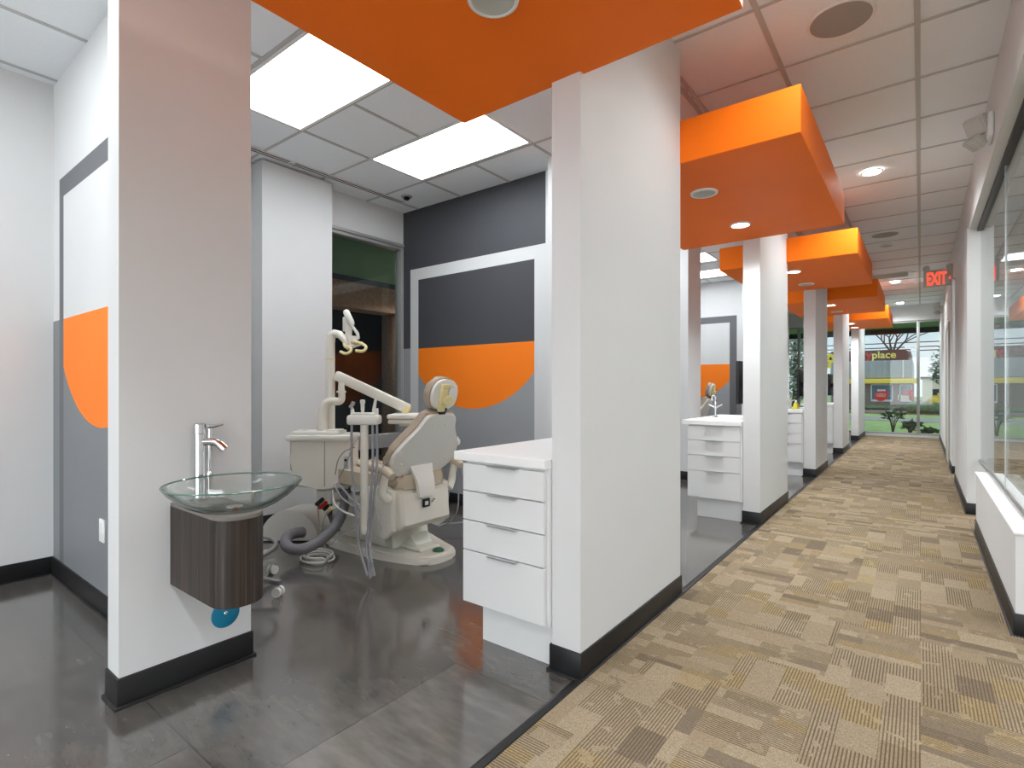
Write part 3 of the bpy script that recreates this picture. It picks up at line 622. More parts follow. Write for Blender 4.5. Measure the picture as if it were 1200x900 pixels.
# ------------------------------------------------------------------ dental chair
def pad(mb, outline, thick, O, U, V, W_, m=0, bev=.02, seg=4):
    """cushion: outline (s, t) in the plane O + s*U + t*V, thickness along W_"""
    mb.prism([O+U*s+V*t for s, t in outline], W_*thick, m, bev, seg)
def smooth_loop(ctrl, k=6):
    n = len(ctrl); out = []
    for i in range(n):
        p0, p1, p2, p3 = [Vector(ctrl[(i+j-1) % n]+(0,)) for j in range(4)]
        for q in range(k):
            t = q/k; v = .5*((2*p1)+(p2-p0)*t+(2*p0-5*p1+4*p2-p3)*t*t+(3*p1-p0-3*p2+p3)*t**3); out.append((v.x, v.y))
    return out
def dental_chair(label, group):
    root = thing('dental_chair', label, 'dental chair', (-3.0, 2.52, 0), group)
    Z = Vector((0, 0, 1))
    # floor plate
    ol = smooth_loop([(-2.53, 2.42), (-2.515, 2.55), (-2.56, 2.67), (-2.78, 2.76), (-3.2, 2.90), (-3.55, 2.88), (-3.60, 2.6), (-3.55, 2.30), (-3.3, 2.24), (-2.9, 2.27), (-2.62, 2.345)], 5)
    mb = MB(); mb.prism([(x, y, .0) for x, y in ol], (0, 0, .040), 0, .012, 3)
    ol2 = [(-3.0+(x+3.0)*.93, 2.56+(y-2.56)*.88) for x, y in ol]; mb.prism([(x, y, .038) for x, y in ol2], (0, 0, .012), 0, .006, 2)
    base = mb.build('base_plate', M['cream'], root)
    mb = MB(); mb.lathe([(.040, .0), (.040, .008), (.032, .010), (.030, .016), (.001, .018)], (-2.60, 2.545, .050), seg=28); bt = mb.build('foot_button', M['green'], base); tag(bt, 'dark green round foot button')
    # pedestal with a folding skirt
    mb = MB(); pr = [(-2.90, .05), (-2.985, .20), (-2.93, .32), (-3.42, .36), (-3.52, .20), (-3.46, .05)]
    mb.prism([(x, 2.36, z) for x, z in pr], (0, .36, 0), 0, .02, 3); mb.build('pedestal', M['cream'], root)
    mb = MB(); mb.prism([(-2.905, 2.375, .205), (-2.88, 2.375, .19), (-2.86, 2.375, .055), (-2.885, 2.375, .05)], (0, .33, 0), 0, .008, 2); mb.box(-2.99, -2.66, 2.44, 2.62, .05, .075, 0, .01)
    mb.prism([(-2.885, 2.47, .05), (-2.72, 2.47, .05), (-2.80, 2.47, .14)], (0, .16, 0), 0, .015, 3)
    mb.build('pedestal_skirt', M['cream'], root)
    # rear lift housing
    mb = MB()
    hp = [(-2.575, .285), (-2.60, .475), (-2.66, .50), (-2.98, .49), (-3.03, .42), (-2.90, .24), (-2.80, .215), (-2.62, .245)]
    mb.prism([(x, 2.215, z) for x, z in hp], (0, .43, 0), 0, .03, 4)
    hs = mb.build('lift_housing', M['cream'], root)
    for ya, yb in ((2.175, 2.222), (2.638, 2.69)):
        mb = MB(); hp2 = [(-2.63, .25), (-2.64, .50), (-2.72, .535), (-2.95, .50), (-2.96, .40), (-2.82, .19), (-2.72, .18)]
        mb.prism([(x, ya, z) for x, z in hp2], (0, yb-ya, 0), 0, .018, 3); mb.build('side_cover', M['cream'], root)
    mb = MB(); mb.box(-2.5875, -2.574, 2.385, 2.445, .375, .43, 0, .004); q = mb.build('socket', M['rubber'], hs)
    mb = MB(); mb.box(-2.576, -2.5715, 2.398, 2.428, .388, .414, 0, .003); mb.build('switch', M['creamw'], hs)
    for yy, zz in ((2.47, .405), (2.485, .415), (2.365, .44)): mb = MB(); mb.cyl((-2.585, yy, zz), (-2.572, yy, zz), .006, seg=10); mb.build('screw', M['steel'], hs)
    # seat and leg rest
    mb = MB()
    so = smooth_loop([(-2.72, 2.22), (-2.64, 2.30), (-2.625, 2.45), (-2.64, 2.60), (-2.72, 2.68), (-3.0, 2.73), (-3.3, 2.71), (-3.7, 2.66), (-4.02, 2.62), (-4.08, 2.46), (-4.02, 2.28), (-3.7, 2.24), (-3.3, 2.19), (-3.0, 2.18)], 5)
    mb.prism([(x, y, .497-.02*(x < -3.4)) for x, y in so], (0, 0, .095), 0, .035, 5); st = mb.build('seat', M['taupelt'], root)
    mb = MB(); mb.prism([(x, y, .482) for x, y in [(-3.1+(a+3.1)*.96, 2.45+(b-2.45)*.96) for a, b in so]], (0, 0, .022), 0, .006, 2); mb.build('seat_shell', M['shell'], root)
    mb = MB(); rings = []
    for i in range(13):
        t = i/12; y = 2.20+.50*t; e = .55+.45*math.sin(math.pi*min(1, max(0, t*1.0)))**.4
        rings.append([Vector((-2.745+.095*e*math.cos(a), y, .548+.064*e*math.sin(a))) for a in [2*math.pi*j/18 for j in range(18)]])
    mb.ring_skin(rings); mb.build('seat_roll', M['taupe'], root)
    # backrest, tilted back: plane through the bottom edge
    O = Vector((-2.705, 2.435, .585)); V = Vector((.50, 0, .866)).normalized(); U = Vector((0, 1, 0)); Wn = V.cross(U).normalized()
    if Wn.x < 0: Wn = -Wn          # points to the rear of the chair
    sh = smooth_loop([(-.17, .015), (-.255, .075), (-.285, .17), (-.235, .27), (-.165, .37), (-.135, .44), (-.105, .47), (0, .475), (.105, .47), (.135, .44), (.165, .37), (.235, .27), (.285, .17), (.255, .075), (.17, .015), (0, 0)], 5)
    mb = MB(); pad(mb, sh, .030, O, U, V, Wn, 0, .012, 4); bs = mb.build('backrest_shell', M['shell'], root)
    sc = [(s*1.045, .235+(t-.235)*1.04) for s, t in sh]
    mb = MB(); pad(mb, sc, .048, O-Wn*.046, U, V, Wn, 0, .022, 5); mb.build('backrest', M['taupe'], root)
    for s, t in ((-.20, .115), (.20, .115), (-.06, .40), (.06, .40)):
        c = O+U*s+V*t+Wn*.029; mb = MB(); mb.lathe([(.009, 0), (.009, .003), (.006, .006), (.001, .007)], c, axis=Wn, seg=12); mb.build('screw_cap', M['creamw'], bs)
    # bracket under the backrest
    mb = MB(); R = []
    for x, z, hw in ((-2.585, .445, .072), (-2.592, .50, .072), (-2.606, .555, .076), (-2.632, .61, .088), (-2.648, .66, .10), (-2.625, .70, .10)):
        R.append([Vector((x-.016, 2.425-hw, z)), Vector((x-.016, 2.425+hw, z)), Vector((x+.010, 2.425+hw, z)), Vector((x+.010, 2.425-hw, z))])
    mb.ring_skin(R); mb.build('back_bracket', M['shell'], root)
    # headrest
    HO = O+V*.50+Wn*-.012; HV = Vector((.22, 0, .975)).normalized(); HW = Vector((.975, 0, -.22))
    hl = smooth_loop([(-.075, 0), (-.112, .05), (-.118, .12), (-.085, .185), (0, .205), (.085, .185), (.118, .12), (.112, .05), (.075, 0), (0, -.006)], 5)
    mb = MB(); pad(mb, hl, .050, HO-HW*.052, U, HV, HW, 0, .022, 5); h = mb.build('headrest', M['taupe'], root)
    h2 = [(s*.93, .10+(t-.10)*.93) for s, t in hl]
    mb = MB(); pad(mb, h2, .022, HO, U, HV, HW, 0, .010, 4); hsx = mb.build('headrest_shell', M['creamw'], h)
    mb = MB(); mb.obox(HO+HW*.032+HV*.075-U*.028, U, HV, HW, .026, .085, .012, 0, .006); mb.obox(HO+HW*.034+HV*.155-U*.020, U, HV, HW, .036, .016, .014, 0, .006); mb.build('slide_bar', M['yellowed'], h)
    mb = MB(); mb.lathe([(.034, 0), (.034, .026), (.029, .032), (.001, .033)], HO+HW*.040+HV*.068-U*.008, axis=HW, seg=24); mb.build('knob', M['yellowed'], h)
    mb = MB(); mb.lathe([(.040, 0), (.036, .010), (.001, .013)], HO+HW*.020+HV*.115+U*.055, axis=HW, seg=20); mb.build('rear_pad', M['shell'], h)
    mb = MB(); mb.obox(O+V*.48+Wn*.006, U, V, Wn, .026, .038, .014, 0, .004); mb.build('headrest_post', M['rubber'], h)
    # armrests
    for sgn, yc in ((-1, 2.120), (1, 2.735)):
        mb = MB(); mb.tube([(-2.565, yc, .612), (-2.61, yc, .640), (-2.76, yc, .656), (-2.90, yc, .668)], [.026, .032, .030, .022], 14, 0, 0); a = mb.build('armrest', M['taupelt'], root)
        mb = MB(); mb.tube([(-2.63, yc, .622), (-2.65, yc, .56), (-2.66, yc, .50), (-2.65, yc-.04*sgn, .45)], [.024, .024, .026, .030], 12, 0, 3); mb.build('armrest_post', M['cream'], a)
    return root
ch = dental_chair('beige dental chair beside the dark window, back turned, in front of the charcoal wall', 'dental chairs')

# ------------------------------------------------------------------ delivery unit with lamp and instrument arms
def delivery_unit(label):
    root = thing('dental_unit', label, 'dental unit', (-3.55, 2.15, 0), 'dental units')
    # side box
    mb = MB(); A = Vector((.79, .61, 0)).normalized(); B = Vector((-.61, .79, 0)); c = at(379, 540, 3.80)
    hb = [(-.205, .165), (-.205, .07), (-.185, .04), (-.18, -.165), (.0, -.185), (.20, -.185), (.215, -.16), (.215, .165)]
    mb.prism([c+A*s+Vector((0, 0, t))-B*.10 for s, t in hb], B*.24, 0, .018, 3); bx = mb.build('unit_box', M['cream'], root)
    mb = MB(); mb.obox(c+Vector((0, 0, .172))+B*.02, A, B, Vector((0, 0, 1)), .225, .145, .022, 0, .016); mb.build('box_lid', M['creamw'], bx)
    mb = MB(); mb.obox(c+A*-.03+Vector((0, 0, .205))+B*.01, A, B, Vector((0, 0, 1)), .165, .10, .012, 0, .008); mb.obox(c+A*.09+Vector((0, 0, .22))+B*-.02, A, B, Vector((0, 0, 1)), .05, .05, .010, 0, .006); mb.obox(c+A*-.14+Vector((0, 0, .215))+B*-.03, A, B, Vector((0, 0, 1)), .034, .03, .012, 0, .008); mb.build('lid_tray', M['creamw'], bx)
    mb = MB(); mb.obox(c+A*.195-B*.103+Vector((0, 0, -.035)), A, B, Vector((0, 0, 1)), .016, .006, .080, 0, .003); pn = mb.build('control_strip', M['steel'], bx)
    for i in range(4): mb = MB(); mb.lathe([(.009, 0), (.009, .008), (.001, .010)], c+A*.195-B*.109+Vector((0, 0, .02-.037*i)), axis=-B, seg=12); mb.build('toggle', M['chrome' if i % 2 else 'rubber'], pn)
    mb = MB(); mb.obox(c+A*.045-B*.1015+Vector((0, 0, -.005)), A, B, Vector((0, 0, 1)), .0025, .003, .16); mb.build('seam', M['taupe'], bx)
    # support post and the horizontal arm towards the chair
    p0 = at(386, 570, 3.84); mb = MB(); mb.cyl(p0+Vector((0, 0, -.015)), p0+Vector((0, 0, .03)), .075, seg=28); mb.cyl(p0+Vector((0, 0, -.11)), p0+Vector((0, 0, -.015)), .088, seg=28); mb.build('support_post', M['shell'], root)
    p1 = at(386, 579, 3.84); p2 = at(462, 588, 3.60); mb = MB(); d = (p2-p1).normalized(); e = Vector((-d.y, d.x, 0)).normalized()
    mb.obox((p1+p2)/2, d, e, d.cross(e), (p2-p1).length/2, .045, .028, 0, .012); mb.build('support_arm', M['cream'], root)
    # lamp pole with lamp
    L = [at(387, 512, 3.86), at(387, 402, 3.86), at(388, 394, 3.86), at(392, 391, 3.86), at(398, 392, 3.84), at(410, 404, 3.80)]
    mb = MB(); mb.tube(L[:1]+[at(387, 455, 3.86)]+L[1:], [.034, .034, .033, .033, .031, .028, .024], 16, 0, 0); pole = mb.build('lamp_pole', M['cream'], root)
    mb = MB(); q = at(387, 421, 3.86); mb.cyl(q-Vector((0, 0, .004)), q+Vector((0, 0, .004)), .0355, seg=18); mb.build('joint_ring', M['yellowed'], pole)
    lp = mb = MB(); a, b = at(405.5, 365, 3.78), at(411, 378, 3.78); mb.tube([a+(a-b)*.12, a, b, b+(b-a)*.25], [.014, .022, .026, .020], 14); ln = mb.build('lamp_head', M['creamw'], root)
    mb = MB(); c2 = at(404.5, 380, 3.82); mb.obox(c2, A, Vector((0, 0, 1)), B, .016, .052, .012, 0, .006); mb.build('lamp_shield', M['creamw'], ln)
    mb = MB(); mb.tube([at(409, 381, 3.79), at(408.5, 392, 3.79), at(411, 405, 3.79)], [.026, .024, .018], 12); mb.build('lamp_stem', M['creamw'], ln)
    mb = MB(); mb.tube([at(412, 381, 3.77), at(419, 391, 3.77), at(420, 396, 3.77), at(415.5, 401, 3.77)], [.010, .012, .012, .010], 10); mb.build('lamp_link', M['creamw'], ln)
    mb = MB(); mb.obox(at(415, 399, 3.79), A, Vector((0, 0, 1)), B, .020, .032, .02, 0, .006); mb.tube([at(407, 407.5, 3.79), at(416, 405, 3.77), at(425, 402, 3.77)], [.018, .014, .012], 12); mb.build('switch_block', M['creamw'], ln)
    mb = MB(); mb.tube([at(412, 400.5, 3.76), at(420, 401.5, 3.73), at(427, 404.5, 3.71), at(429, 408, 3.69), at(425, 411.5, 3.68), at(417, 411, 3.69)], .0105, 12, 0, 5); mb.build('handle', M['yellowed'], ln)
    mb = MB(); mb.tube([at(403, 402.5, 3.80), at(405, 406.5, 3.78), at(411, 408, 3.76), at(410.5, 412, 3.74), at(405, 414.5, 3.73), at(398.5, 412, 3.73)], .0105, 12, 0, 5); mb.build('handle', M['yellowed'], ln)
    # delivery arm: riser pipe, elbow, long sloping arm, tray
    mb = MB(); mb.tube([at(378, 514, 3.80), at(378, 488, 3.80), at(380, 476, 3.80), at(386, 470.5, 3.80), at(395, 470, 3.78)], [.036, .035, .032, .028, .026], 16, 0, 4); mb.tube([at(392, 470.3, 3.78), at(398, 470, 3.78), at(400.5, 466, 3.78), at(400, 455, 3.78), at(400, 448, 3.78)], [.030, .028, .024, .022, .020], 14, 0, 4); mb.build('riser_pipe', M['cream'], root)
    mb = MB(); q = at(400, 459, 3.78); mb.cyl(q-Vector((0, 0, .007)), q+Vector((0, 0, .007)), .033, seg=20); mb.build('swivel_collar', M['creamw'], root)
    a, b = at(393, 439.5, 3.84), at(480, 480, 3.78); d = (b-a).normalized(); e = d.cross(Vector((0, 0, 1))).normalized(); n = e.cross(d)
    mb = MB(); mb.obox((a+b)/2, d, e, n, (b-a).length/2, .026, .036, 0, .016); arm = mb.build('delivery_arm', M['cream'], root)
    mb = MB(); mb.obox(a+(b-a)*.97+n*-.012, d, e, n, .022, .028, .034, 0, .010); mb.build('arm_joint', M['yellowed'], arm)
    for t in (.06, .10): mb = MB(); q = a+(b-a)*t+n*.006-e*.026; mb.cyl(q, q+(e*-.004), .006, seg=8); mb.build('screw', M['taupe'], arm)
    tcn = at(477, 487.5, 3.74); mb = MB(); mb.obox(tcn, A, B, Vector((0, 0, 1)), .115, .13, .017, 0, .012); mb.obox(tcn+Vector((0, 0, -.034)), A, B, Vector((0, 0, 1)), .110, .12, .016, 0, .010); mb.obox(tcn+Vector((0, 0, -.055)), A, B, Vector((0, 0, 1)), .045, .06, .012, 0, .006); mb.build('instrument_tray', M['creamw'], root)
    # assistant post with holder and hanging tubes
    po = at(427, 490, 3.24); pb = Vector((po.x, po.y, .275))
    mb = MB(); mb.tube([pb+Vector((0, 0, -.012)), pb, pb+Vector((0, 0, .02)), Vector((po.x, po.y, .99))], [.010, .020, .024, .024], 16); mb.build('holder_post', M['cream'], root)
    mb = MB(); hc_ = Vector((po.x, po.y, 0)); mb.obox(hc_+Vector((0, 0, .965)), A, B, Vector((0, 0, 1)), .098, .05, .030, 0, .016); mb.obox(hc_+Vector((0, 0, 1.0)), A, B, Vector((0, 0, 1)), .075, .038, .008, 0, .005); hh = mb.build('holder_head', M['creamw'], root)
    z0 = hc_.z
    def tool(s, prof, nm, mt): mb = MB(); mb.lathe(prof, hc_+A*s-B*.01, seg=14); return mb.build(nm, mt, hh)
    tool(-.070, [(.012, .99), (.012, 1.02), (.010, 1.022), (.010, 1.03)], 'valve', M['creamw']); 
    mb = MB(); q = hc_+A*-.068-B*.01; mb.tube([q+Vector((0, 0, 1.028)), q+Vector((-.010, -.008, 1.045)), q+Vector((0, 0, 1.06)), q+Vector((.004, .003, 1.074))], [.008, .013, .012, .012], 12); mb.build('suction_tip', M['steel'], hh)
    tool(-.008, [(.008, .995), (.011, 1.03), (.012, 1.06), (.016, 1.07), (.015, 1.085), (.006, 1.088)], 'syringe', M['creamw'])
    mb = MB(); q = hc_+A*.060-B*.01; mb.tube([q+Vector((0, 0, .99)), q+A*.002+Vector((0, 0, 1.03)), q+A*.012+Vector((0, 0, 1.09))], [.013, .011, .008], 12); mb.build('handpiece', M['creamw'], hh)
    tool(.080, [(.008, .99), (.010, 1.02), (.008, 1.035)], 'valve', M['creamw'])
    end = at(434, 678, 3.14); end.z = max(end.z, .022)
    for s, dx in ((-.074, -.006), (.054, .002), (.080, .014)):
        t0 = hc_+A*s-B*.012
        mb = MB(); mb.tube([t0+Vector((0, 0, .94)), t0+Vector((0, 0, .70)), t0+A*(-s*.30)+Vector((0, 0, .42)), t0+A*(-s*.72+dx)+Vector((0, 0, .19)), Vector((end.x, end.y, end.z+.015))+A*(dx+s*.12)], .0078, 10, 0, 6); mb.build('tube', M['tubing'], root)
    mb = MB(); mb.tube([end+A*-.012+Vector((0, 0, .12)), end+Vector((0, 0, .0)), end+A*.012+Vector((0, 0, .10))], .0075, 10, 0, 5); mb.build('tube', M['tubing'], root)
    # thick grey hose down to the floor box and thinner lines
    mb = MB(); mb.tube([at(405, 566, 3.76), at(404, 590, 3.72), at(396, 612, 3.66), at(382, 628, 3.58), at(362, 641, 3.50), at(345, 644, 3.48), at(335, 638, 3.53), at(337, 629, 3.63), at(346, 625, 3.72), at(355, 624, 3.78)], .036, 14, 0, 6); mb.build('suction_hose', M['hose'], root)
    lines = [[(392, 568, 3.70), (400, 583, 3.62), (413, 592, 3.5), (424, 602, 3.35), (430, 640, 3.22)], [(396, 566, 3.70), (408, 580, 3.6), (424, 598, 3.34), (433, 640, 3.22)], [(390, 571, 3.72), (392, 590, 3.66), (404, 600, 3.55), (420, 606, 3.34)],
             [(372, 590, 3.78), (374, 612, 3.74), (377, 622, 3.7)], [(388, 590, 3.76), (381, 605, 3.72), (376, 622, 3.68)], [(418, 617, 3.5), (400, 628, 3.5), (386, 640, 3.5)]]
    for i, pl in enumerate(lines):
        mb = MB(); mb.tube([at(*q) for q in pl], .007 if i < 3 else .0045, 8, 0, 6); mb.build('tube', M['tubew' if i in (2,) else 'tubing'], root)
    for pl in ([(397, 560, 3.66), (405, 545, 3.62), (415, 520, 3.6), (421, 511, 3.62)], [(393, 556, 3.66), (396, 540, 3.64), (404, 529, 3.62), (416, 524, 3.64)], [(448, 620, 3.2), (438, 590, 3.22), (444, 560, 3.24), (452, 540, 3.3)]):
        mb = MB(); mb.tube([at(*q) for q in pl], .004, 6, 0, 5); mb.build('tube', M['tubing'], root)
    for mt, u, v in (('red', 378, 592), ('rubber', 374, 588), ('yellowed', 385, 598)):
        mb = MB(); mb.cyl(at(u-3, v+3, 3.76), at(u+4, v-3, 3.72), .014, seg=12); mb.build('coupling', M[mt], root)
    # coil of line and cover plate on the floor
    c3 = at(372, 640, 3.56); mb = MB()
    for i in range(4):
        mb.tube([Vector((c3.x+(.09+.012*i)*math.cos(a*math.pi/8), c3.y+(.07+.010*i)*math.sin(a*math.pi/8), .016+.014*(i % 3))) for a in range(16)]+[Vector((c3.x+.10, c3.y, .02))], .007, 8)
    mb.build('line_coil', M['tubew'], root)
    return root
un = delivery_unit('cream dental unit with lamp arm and hanging tubes, beside the dental chair')
# white floor box
def floor_box():
    mb = MB(); R = []
    c = Vector((-3.83, 2.22, 0)); A = Vector((.79, .61, 0)).normalized(); B = Vector((-.61, .79, 0))
    for i in range(9):
        t = i/8; d = -.13+.34*t
        rad = .235*(1-.10*t)
        ring = [c+A*(rad*math.cos(a))*.93+B*d+Vector((0, 0, max(0, .012+rad*.98*math.sin(a)))) for a in [math.pi*j/16 for j in range(17)]]
        R.append(ring)
    mb.ring_skin(R); o = mb.build('floor_junction_cover', M['creamw']); tag(o, 'domed white plastic cover on the floor under the dental unit, against the pilaster', 'cover')
floor_box()
# instrument holder on an arm at the far side of the chair
q = at(533, 518, 4.05); A = Vector((.79, .61, 0)).normalized(); B = Vector((-.61, .79, 0))
mb = MB(); mb.tube([(-2.86, 2.66, .55), (-2.90, 2.76, .60), (q.x+.03, q.y-.07, q.z-.07), (q.x, q.y, q.z-.015)], .014, 12, 0, 4); mb.build('holder_arm', M['creamw'], ch)
mb = MB(); mb.obox(q, A, B, Vector((0, 0, 1)), .038, .05, .022, 0, .012); mb.obox(q+A*.008+Vector((0, 0, .028)), A, B, Vector((0, 0, 1)), .020, .03, .012, 0, .008); mb.build('instrument_holder', M['creamw'], ch)
for pl in ([(530, 524, 4.02), (527, 545, 4.02), (526, 575, 4.02), (524, 590, 4.0)], [(533, 524, 4.02), (536, 550, 4.02), (537, 590, 4.06), (531, 609, 4.16), (519, 615, 4.22), (514, 617, 4.24)], [(531, 524, 4.02), (537, 540, 4.03), (541, 556, 4.04), (544, 566, 4.05)], [(514, 617, 4.24), (520, 614, 4.26), (532, 613, 4.28), (545, 612, 4.28)]):
    mb = MB(); mb.tube([at(*p_) for p_ in pl], .006, 8, 0, 6); mb.build('cord', M['tubing'], ch)

# chair and unit again, two bays along
c2 = copy_tree(ch, (-.12, 2*P, 0), label='second dental chair, just its headrest above the counter past the first pillar')
u2 = copy_tree(un, (-.10, 2*P, 0), label='second dental unit glimpsed behind the counter past the first pillar')

# ------------------------------------------------------------------ stool
o = thing('rolling_stool', 'rolling stool base with foot ring and casters, half hidden behind the wood vanity', 'stool', (-3.125, 1.36, 0))
sc_ = Vector((-3.125, 1.36, 0))
mb = MB(); mb.lathe([(.045, .085), (.04, .12), (.026, .13), (.026, .38), (.018, .385), (.018, .50)], sc_, seg=20); mb.build('column', M['steel'], o)
mb = MB(); mb.lathe([(.001, .50), (.155, .50), (.17, .52), (.17, .555), (.155, .575), (.001, .58)], sc_, seg=36); mb.build('seat', M['taupe'], o)
mb = MB(); mb.tube([sc_+Vector((.285*math.cos(a*math.pi/18), .285*math.sin(a*math.pi/18), .245)) for a in range(36)]+[sc_+Vector((.285, 0, .245))], .013, 12)
for a in (0.6, 2.7, 4.8): mb.tube([sc_+Vector((.02*math.cos(a), .02*math.sin(a), .24)), sc_+Vector((.285*math.cos(a), .285*math.sin(a), .245))], .008, 8)
mb.build('foot_ring', M['steel'], o)
for i in range(5):
    a = math.radians(30+72*i); dr = Vector((math.cos(a), math.sin(a), 0)); e = Vector((-dr.y, dr.x, 0))
    rg = []
    for t, hw, z, hh in ((.03, .026, .105, .018), (.12, .024, .105, .016), (.26, .020, .090, .013), (.335, .017, .080, .012), (.36, .015, .078, .012)):
        c = sc_+dr*t+Vector((0, 0, z)); rg.append([c-e*hw-Vector((0, 0, hh)), c+e*hw-Vector((0, 0, hh)), c+e*hw*.8+Vector((0, 0, hh)), c-e*hw*.8+Vector((0, 0, hh))])
    mb = MB(); mb.ring_skin(rg); leg = mb.build('leg', M['steel'], o)
    wc = sc_+dr*.345+Vector((0, 0, .028)); mb = MB()
    for s in (-1, 1): mb.cyl(wc+e*(s*.007), wc+e*(s*.024), .027, seg=20)
    mb.cyl(wc-e*.012, wc+e*.012, .010, seg=10); mb.cyl(wc+Vector((0, 0, .01)), wc+Vector((0, 0, .046)), .008, seg=10)
    mb.build('caster', M['shell'], leg)

# ------------------------------------------------------------------ outside
def wy(u, v, Y):
    d = Fv + Rv*((u-600)/620) + Vector((0, 0, (453.5-v)/620)); return Vector((0, 0, H)) + d*(Y/d.y)
GZ = -.15
M['grass'] = mat('lawn', '#9abb78', .9, var=.25, scale=3); M['walk'] = mat('concrete walk', '#a3a4a3', .85, var=.08, scale=2); M['asphalt'] = mat('asphalt', '#7c7d80', .9, var=.1, scale=2)
M['mulch'] = mat('red brown mulch', '#8c6a60', .95, var=.3, scale=6); M['hedge'] = mat('hedge leaves', '#66795a', .8, var=.35, scale=14, bump=.6)
M['leaf'] = mat('dark green leaf', '#4c684a', .6, var=.25, scale=9); M['leafgrey'] = mat('grey green leaf', '#9aa89d', .7, var=.25, scale=5); M['bark'] = mat('grey bark', '#5d5350', .9, var=.15, scale=20)
M['soffit'] = mat('green painted canopy', '#6d8f66', .7, var=.05, scale=3); M['navy'] = mat('dark navy fascia', '#232a35', .5)
M['stone'] = mat('brown rough stone', '#8f6d57', .9, var=.18, scale=22, bump=.5); M['shadewall'] = mat('recess shade colour', '#1c2128', .5, var=.1, scale=2)
M['brick'] = mat('brown grey brick', '#8a7e79', .9, var=.12, scale=9); M['maroon'] = mat('dark maroon sign band', '#714f4f', .6); M['yellow'] = mat('yellow band', '#f8e052', .5)
M['metalroof'] = mat('grey blue metal panel', '#a9b3b9', .45, var=.05, scale=4); M['creamwall'] = mat('cream stucco', '#ece5d2', .9, var=.05, scale=3); M['skyglass'] = mat('shop glass with sky tint', '#5c7896', .08, spec=.8)  # sky reflection of the shop panes put into their blue base colour
M['signred'] = mat('red sign letter', '#f0402e', .5); M['signyel'] = mat('yellow sign letter', '#fbee8c', .5); M['posterpink'] = mat('pink poster', '#d98a95', .6); M['wire'] = mat('dark wire', '#4d5258', .6)
mb = MB(); mb.box(-40, 30, YE+.2, 90, GZ-.3, GZ); tag(mb.build('ground_lawn', M['grass']), kind='structure')
mb = MB(); mb.box(-40, 30, 25.0, 28.0, GZ, GZ+.015); tag(mb.build('sidewalk', M['walk']), kind='structure')
mb = MB(); mb.box(-40, 30, 31.6, 33.2, GZ, GZ+.05); mb.box(-40, -.4, 33.2, 37.0, GZ, GZ+.03, 1); tag(mb.build('ground_bed', [M['mulch'], M['asphalt']]), kind='structure')
mb = MB(); mb.box(-.4, 30, 33.2, 70, GZ, GZ+.02); tag(mb.build('road', M['walk']), kind='structure')
mb = MB(); mb.box(-5.2, XE, YE+.14, YE+.9, GZ, .02); tag(mb.build('ground_curb', M['walk']), kind='structure')
# canopies along the end wall and along the treatment room wall
mb = MB(); mb.box(-6.7, XE+1, YE+.14, 17.6, 2.735, 2.95); mb.box(-6.7, XE+1, 17.6, 17.75, 2.60, 3.1, 1); mb.box(-8.3, -4.62, YB, YE, 2.735, 2.95); struct(mb, 'roof_canopy', [M['soffit'], M['navy']])
mb = MB(); mb.box(-6.7, -6.4, YB, 15.3, 2.66, 2.735, 1); mb.box(-6.75, -6.4, 1.5, 5.95, 2.29, 2.66, 0, .01); mb.box(-6.75, -6.4, 5.36, 5.95, -.2, 2.29, 0, .01); mb.box(-6.75, -6.4, 1.5, 2.1, -.2, 2.29, 0, .01)
struct(mb, 'wall_portal', [M['stone'], M['navy']])
mb = MB(); mb.box(-8.3, -8.1, YB, YE, -.2, 2.74); mb.box(-8.3, -4.62, 9.0, 9.1, -.2, 2.735); mb.box(-8.3, -4.62, -.5, -.4, -.2, 2.735); struct(mb, 'wall_sky_screen', M['shadewall'])  # added walls closing off the sky; recess shade put into their colour
mb = MB(); mb.box(-8.3, -4.62, YB, YE, -.3, -.12); tag(mb.build('ground_walk', M['asphalt']), kind='structure')
# shop across the road
Y0 = 37.2; o = thing('shop_building', 'shop across the lawn with yellow band and yellow lettering on a maroon sign', 'building', (-1.6, Y0, GZ))
zt = lambda v: wy(1040, v, Y0).z
xl, xr = -4.3, wy(1069.5, 440, Y0).x; xr2 = wy(1071.5, 440, Y0).x
mb = MB(); mb.box(xl, xr, Y0, Y0+9, GZ, zt(449)); mb.build('wall', M['brick'], o)
mb = MB(); mb.box(xl, xr, Y0-.12, Y0+9, zt(443), zt(422.5))
for i in range(7): z = zt(442)+(zt(424)-zt(442))*i/6; mb.box(xl, xr, Y0-.16, Y0-.1, z-.012, z+.012)
mb.build('metal_panel', M['metalroof'], o)
mb = MB(); x_ = wy(1058.5, 430, Y0).x; mb.box(x_-.03, x_+.03, Y0-.2, Y0-.12, zt(443), zt(422.5)); mb.build('downpipe', M['trimw'], o)
mb = MB(); mb.box(xl, xr-.1, Y0-.05, Y0+9, zt(422.5), zt(410)); mb.build('sign_band', M['maroon'], o)
mb = MB(); mb.box(xl, xr2+.15, Y0-.5, Y0+.1, zt(449.5), zt(443.7), 0, .02); mb.build('yellow_band', M['yellow'], o)
p0 = wy(1015.2, 420.3, Y0)
add_text('y', .62, .02, (p0.x, Y0-.08, p0.z), (1, 0, 0), (0, 0, 1), 'lettering', M['signred'], o)
p0 = wy(1021.6, 420, Y0)
add_text('place', .56, .02, (p0.x, Y0-.08, p0.z), (1, 0, 0), (0, 0, 1), 'lettering', M['signyel'], o)
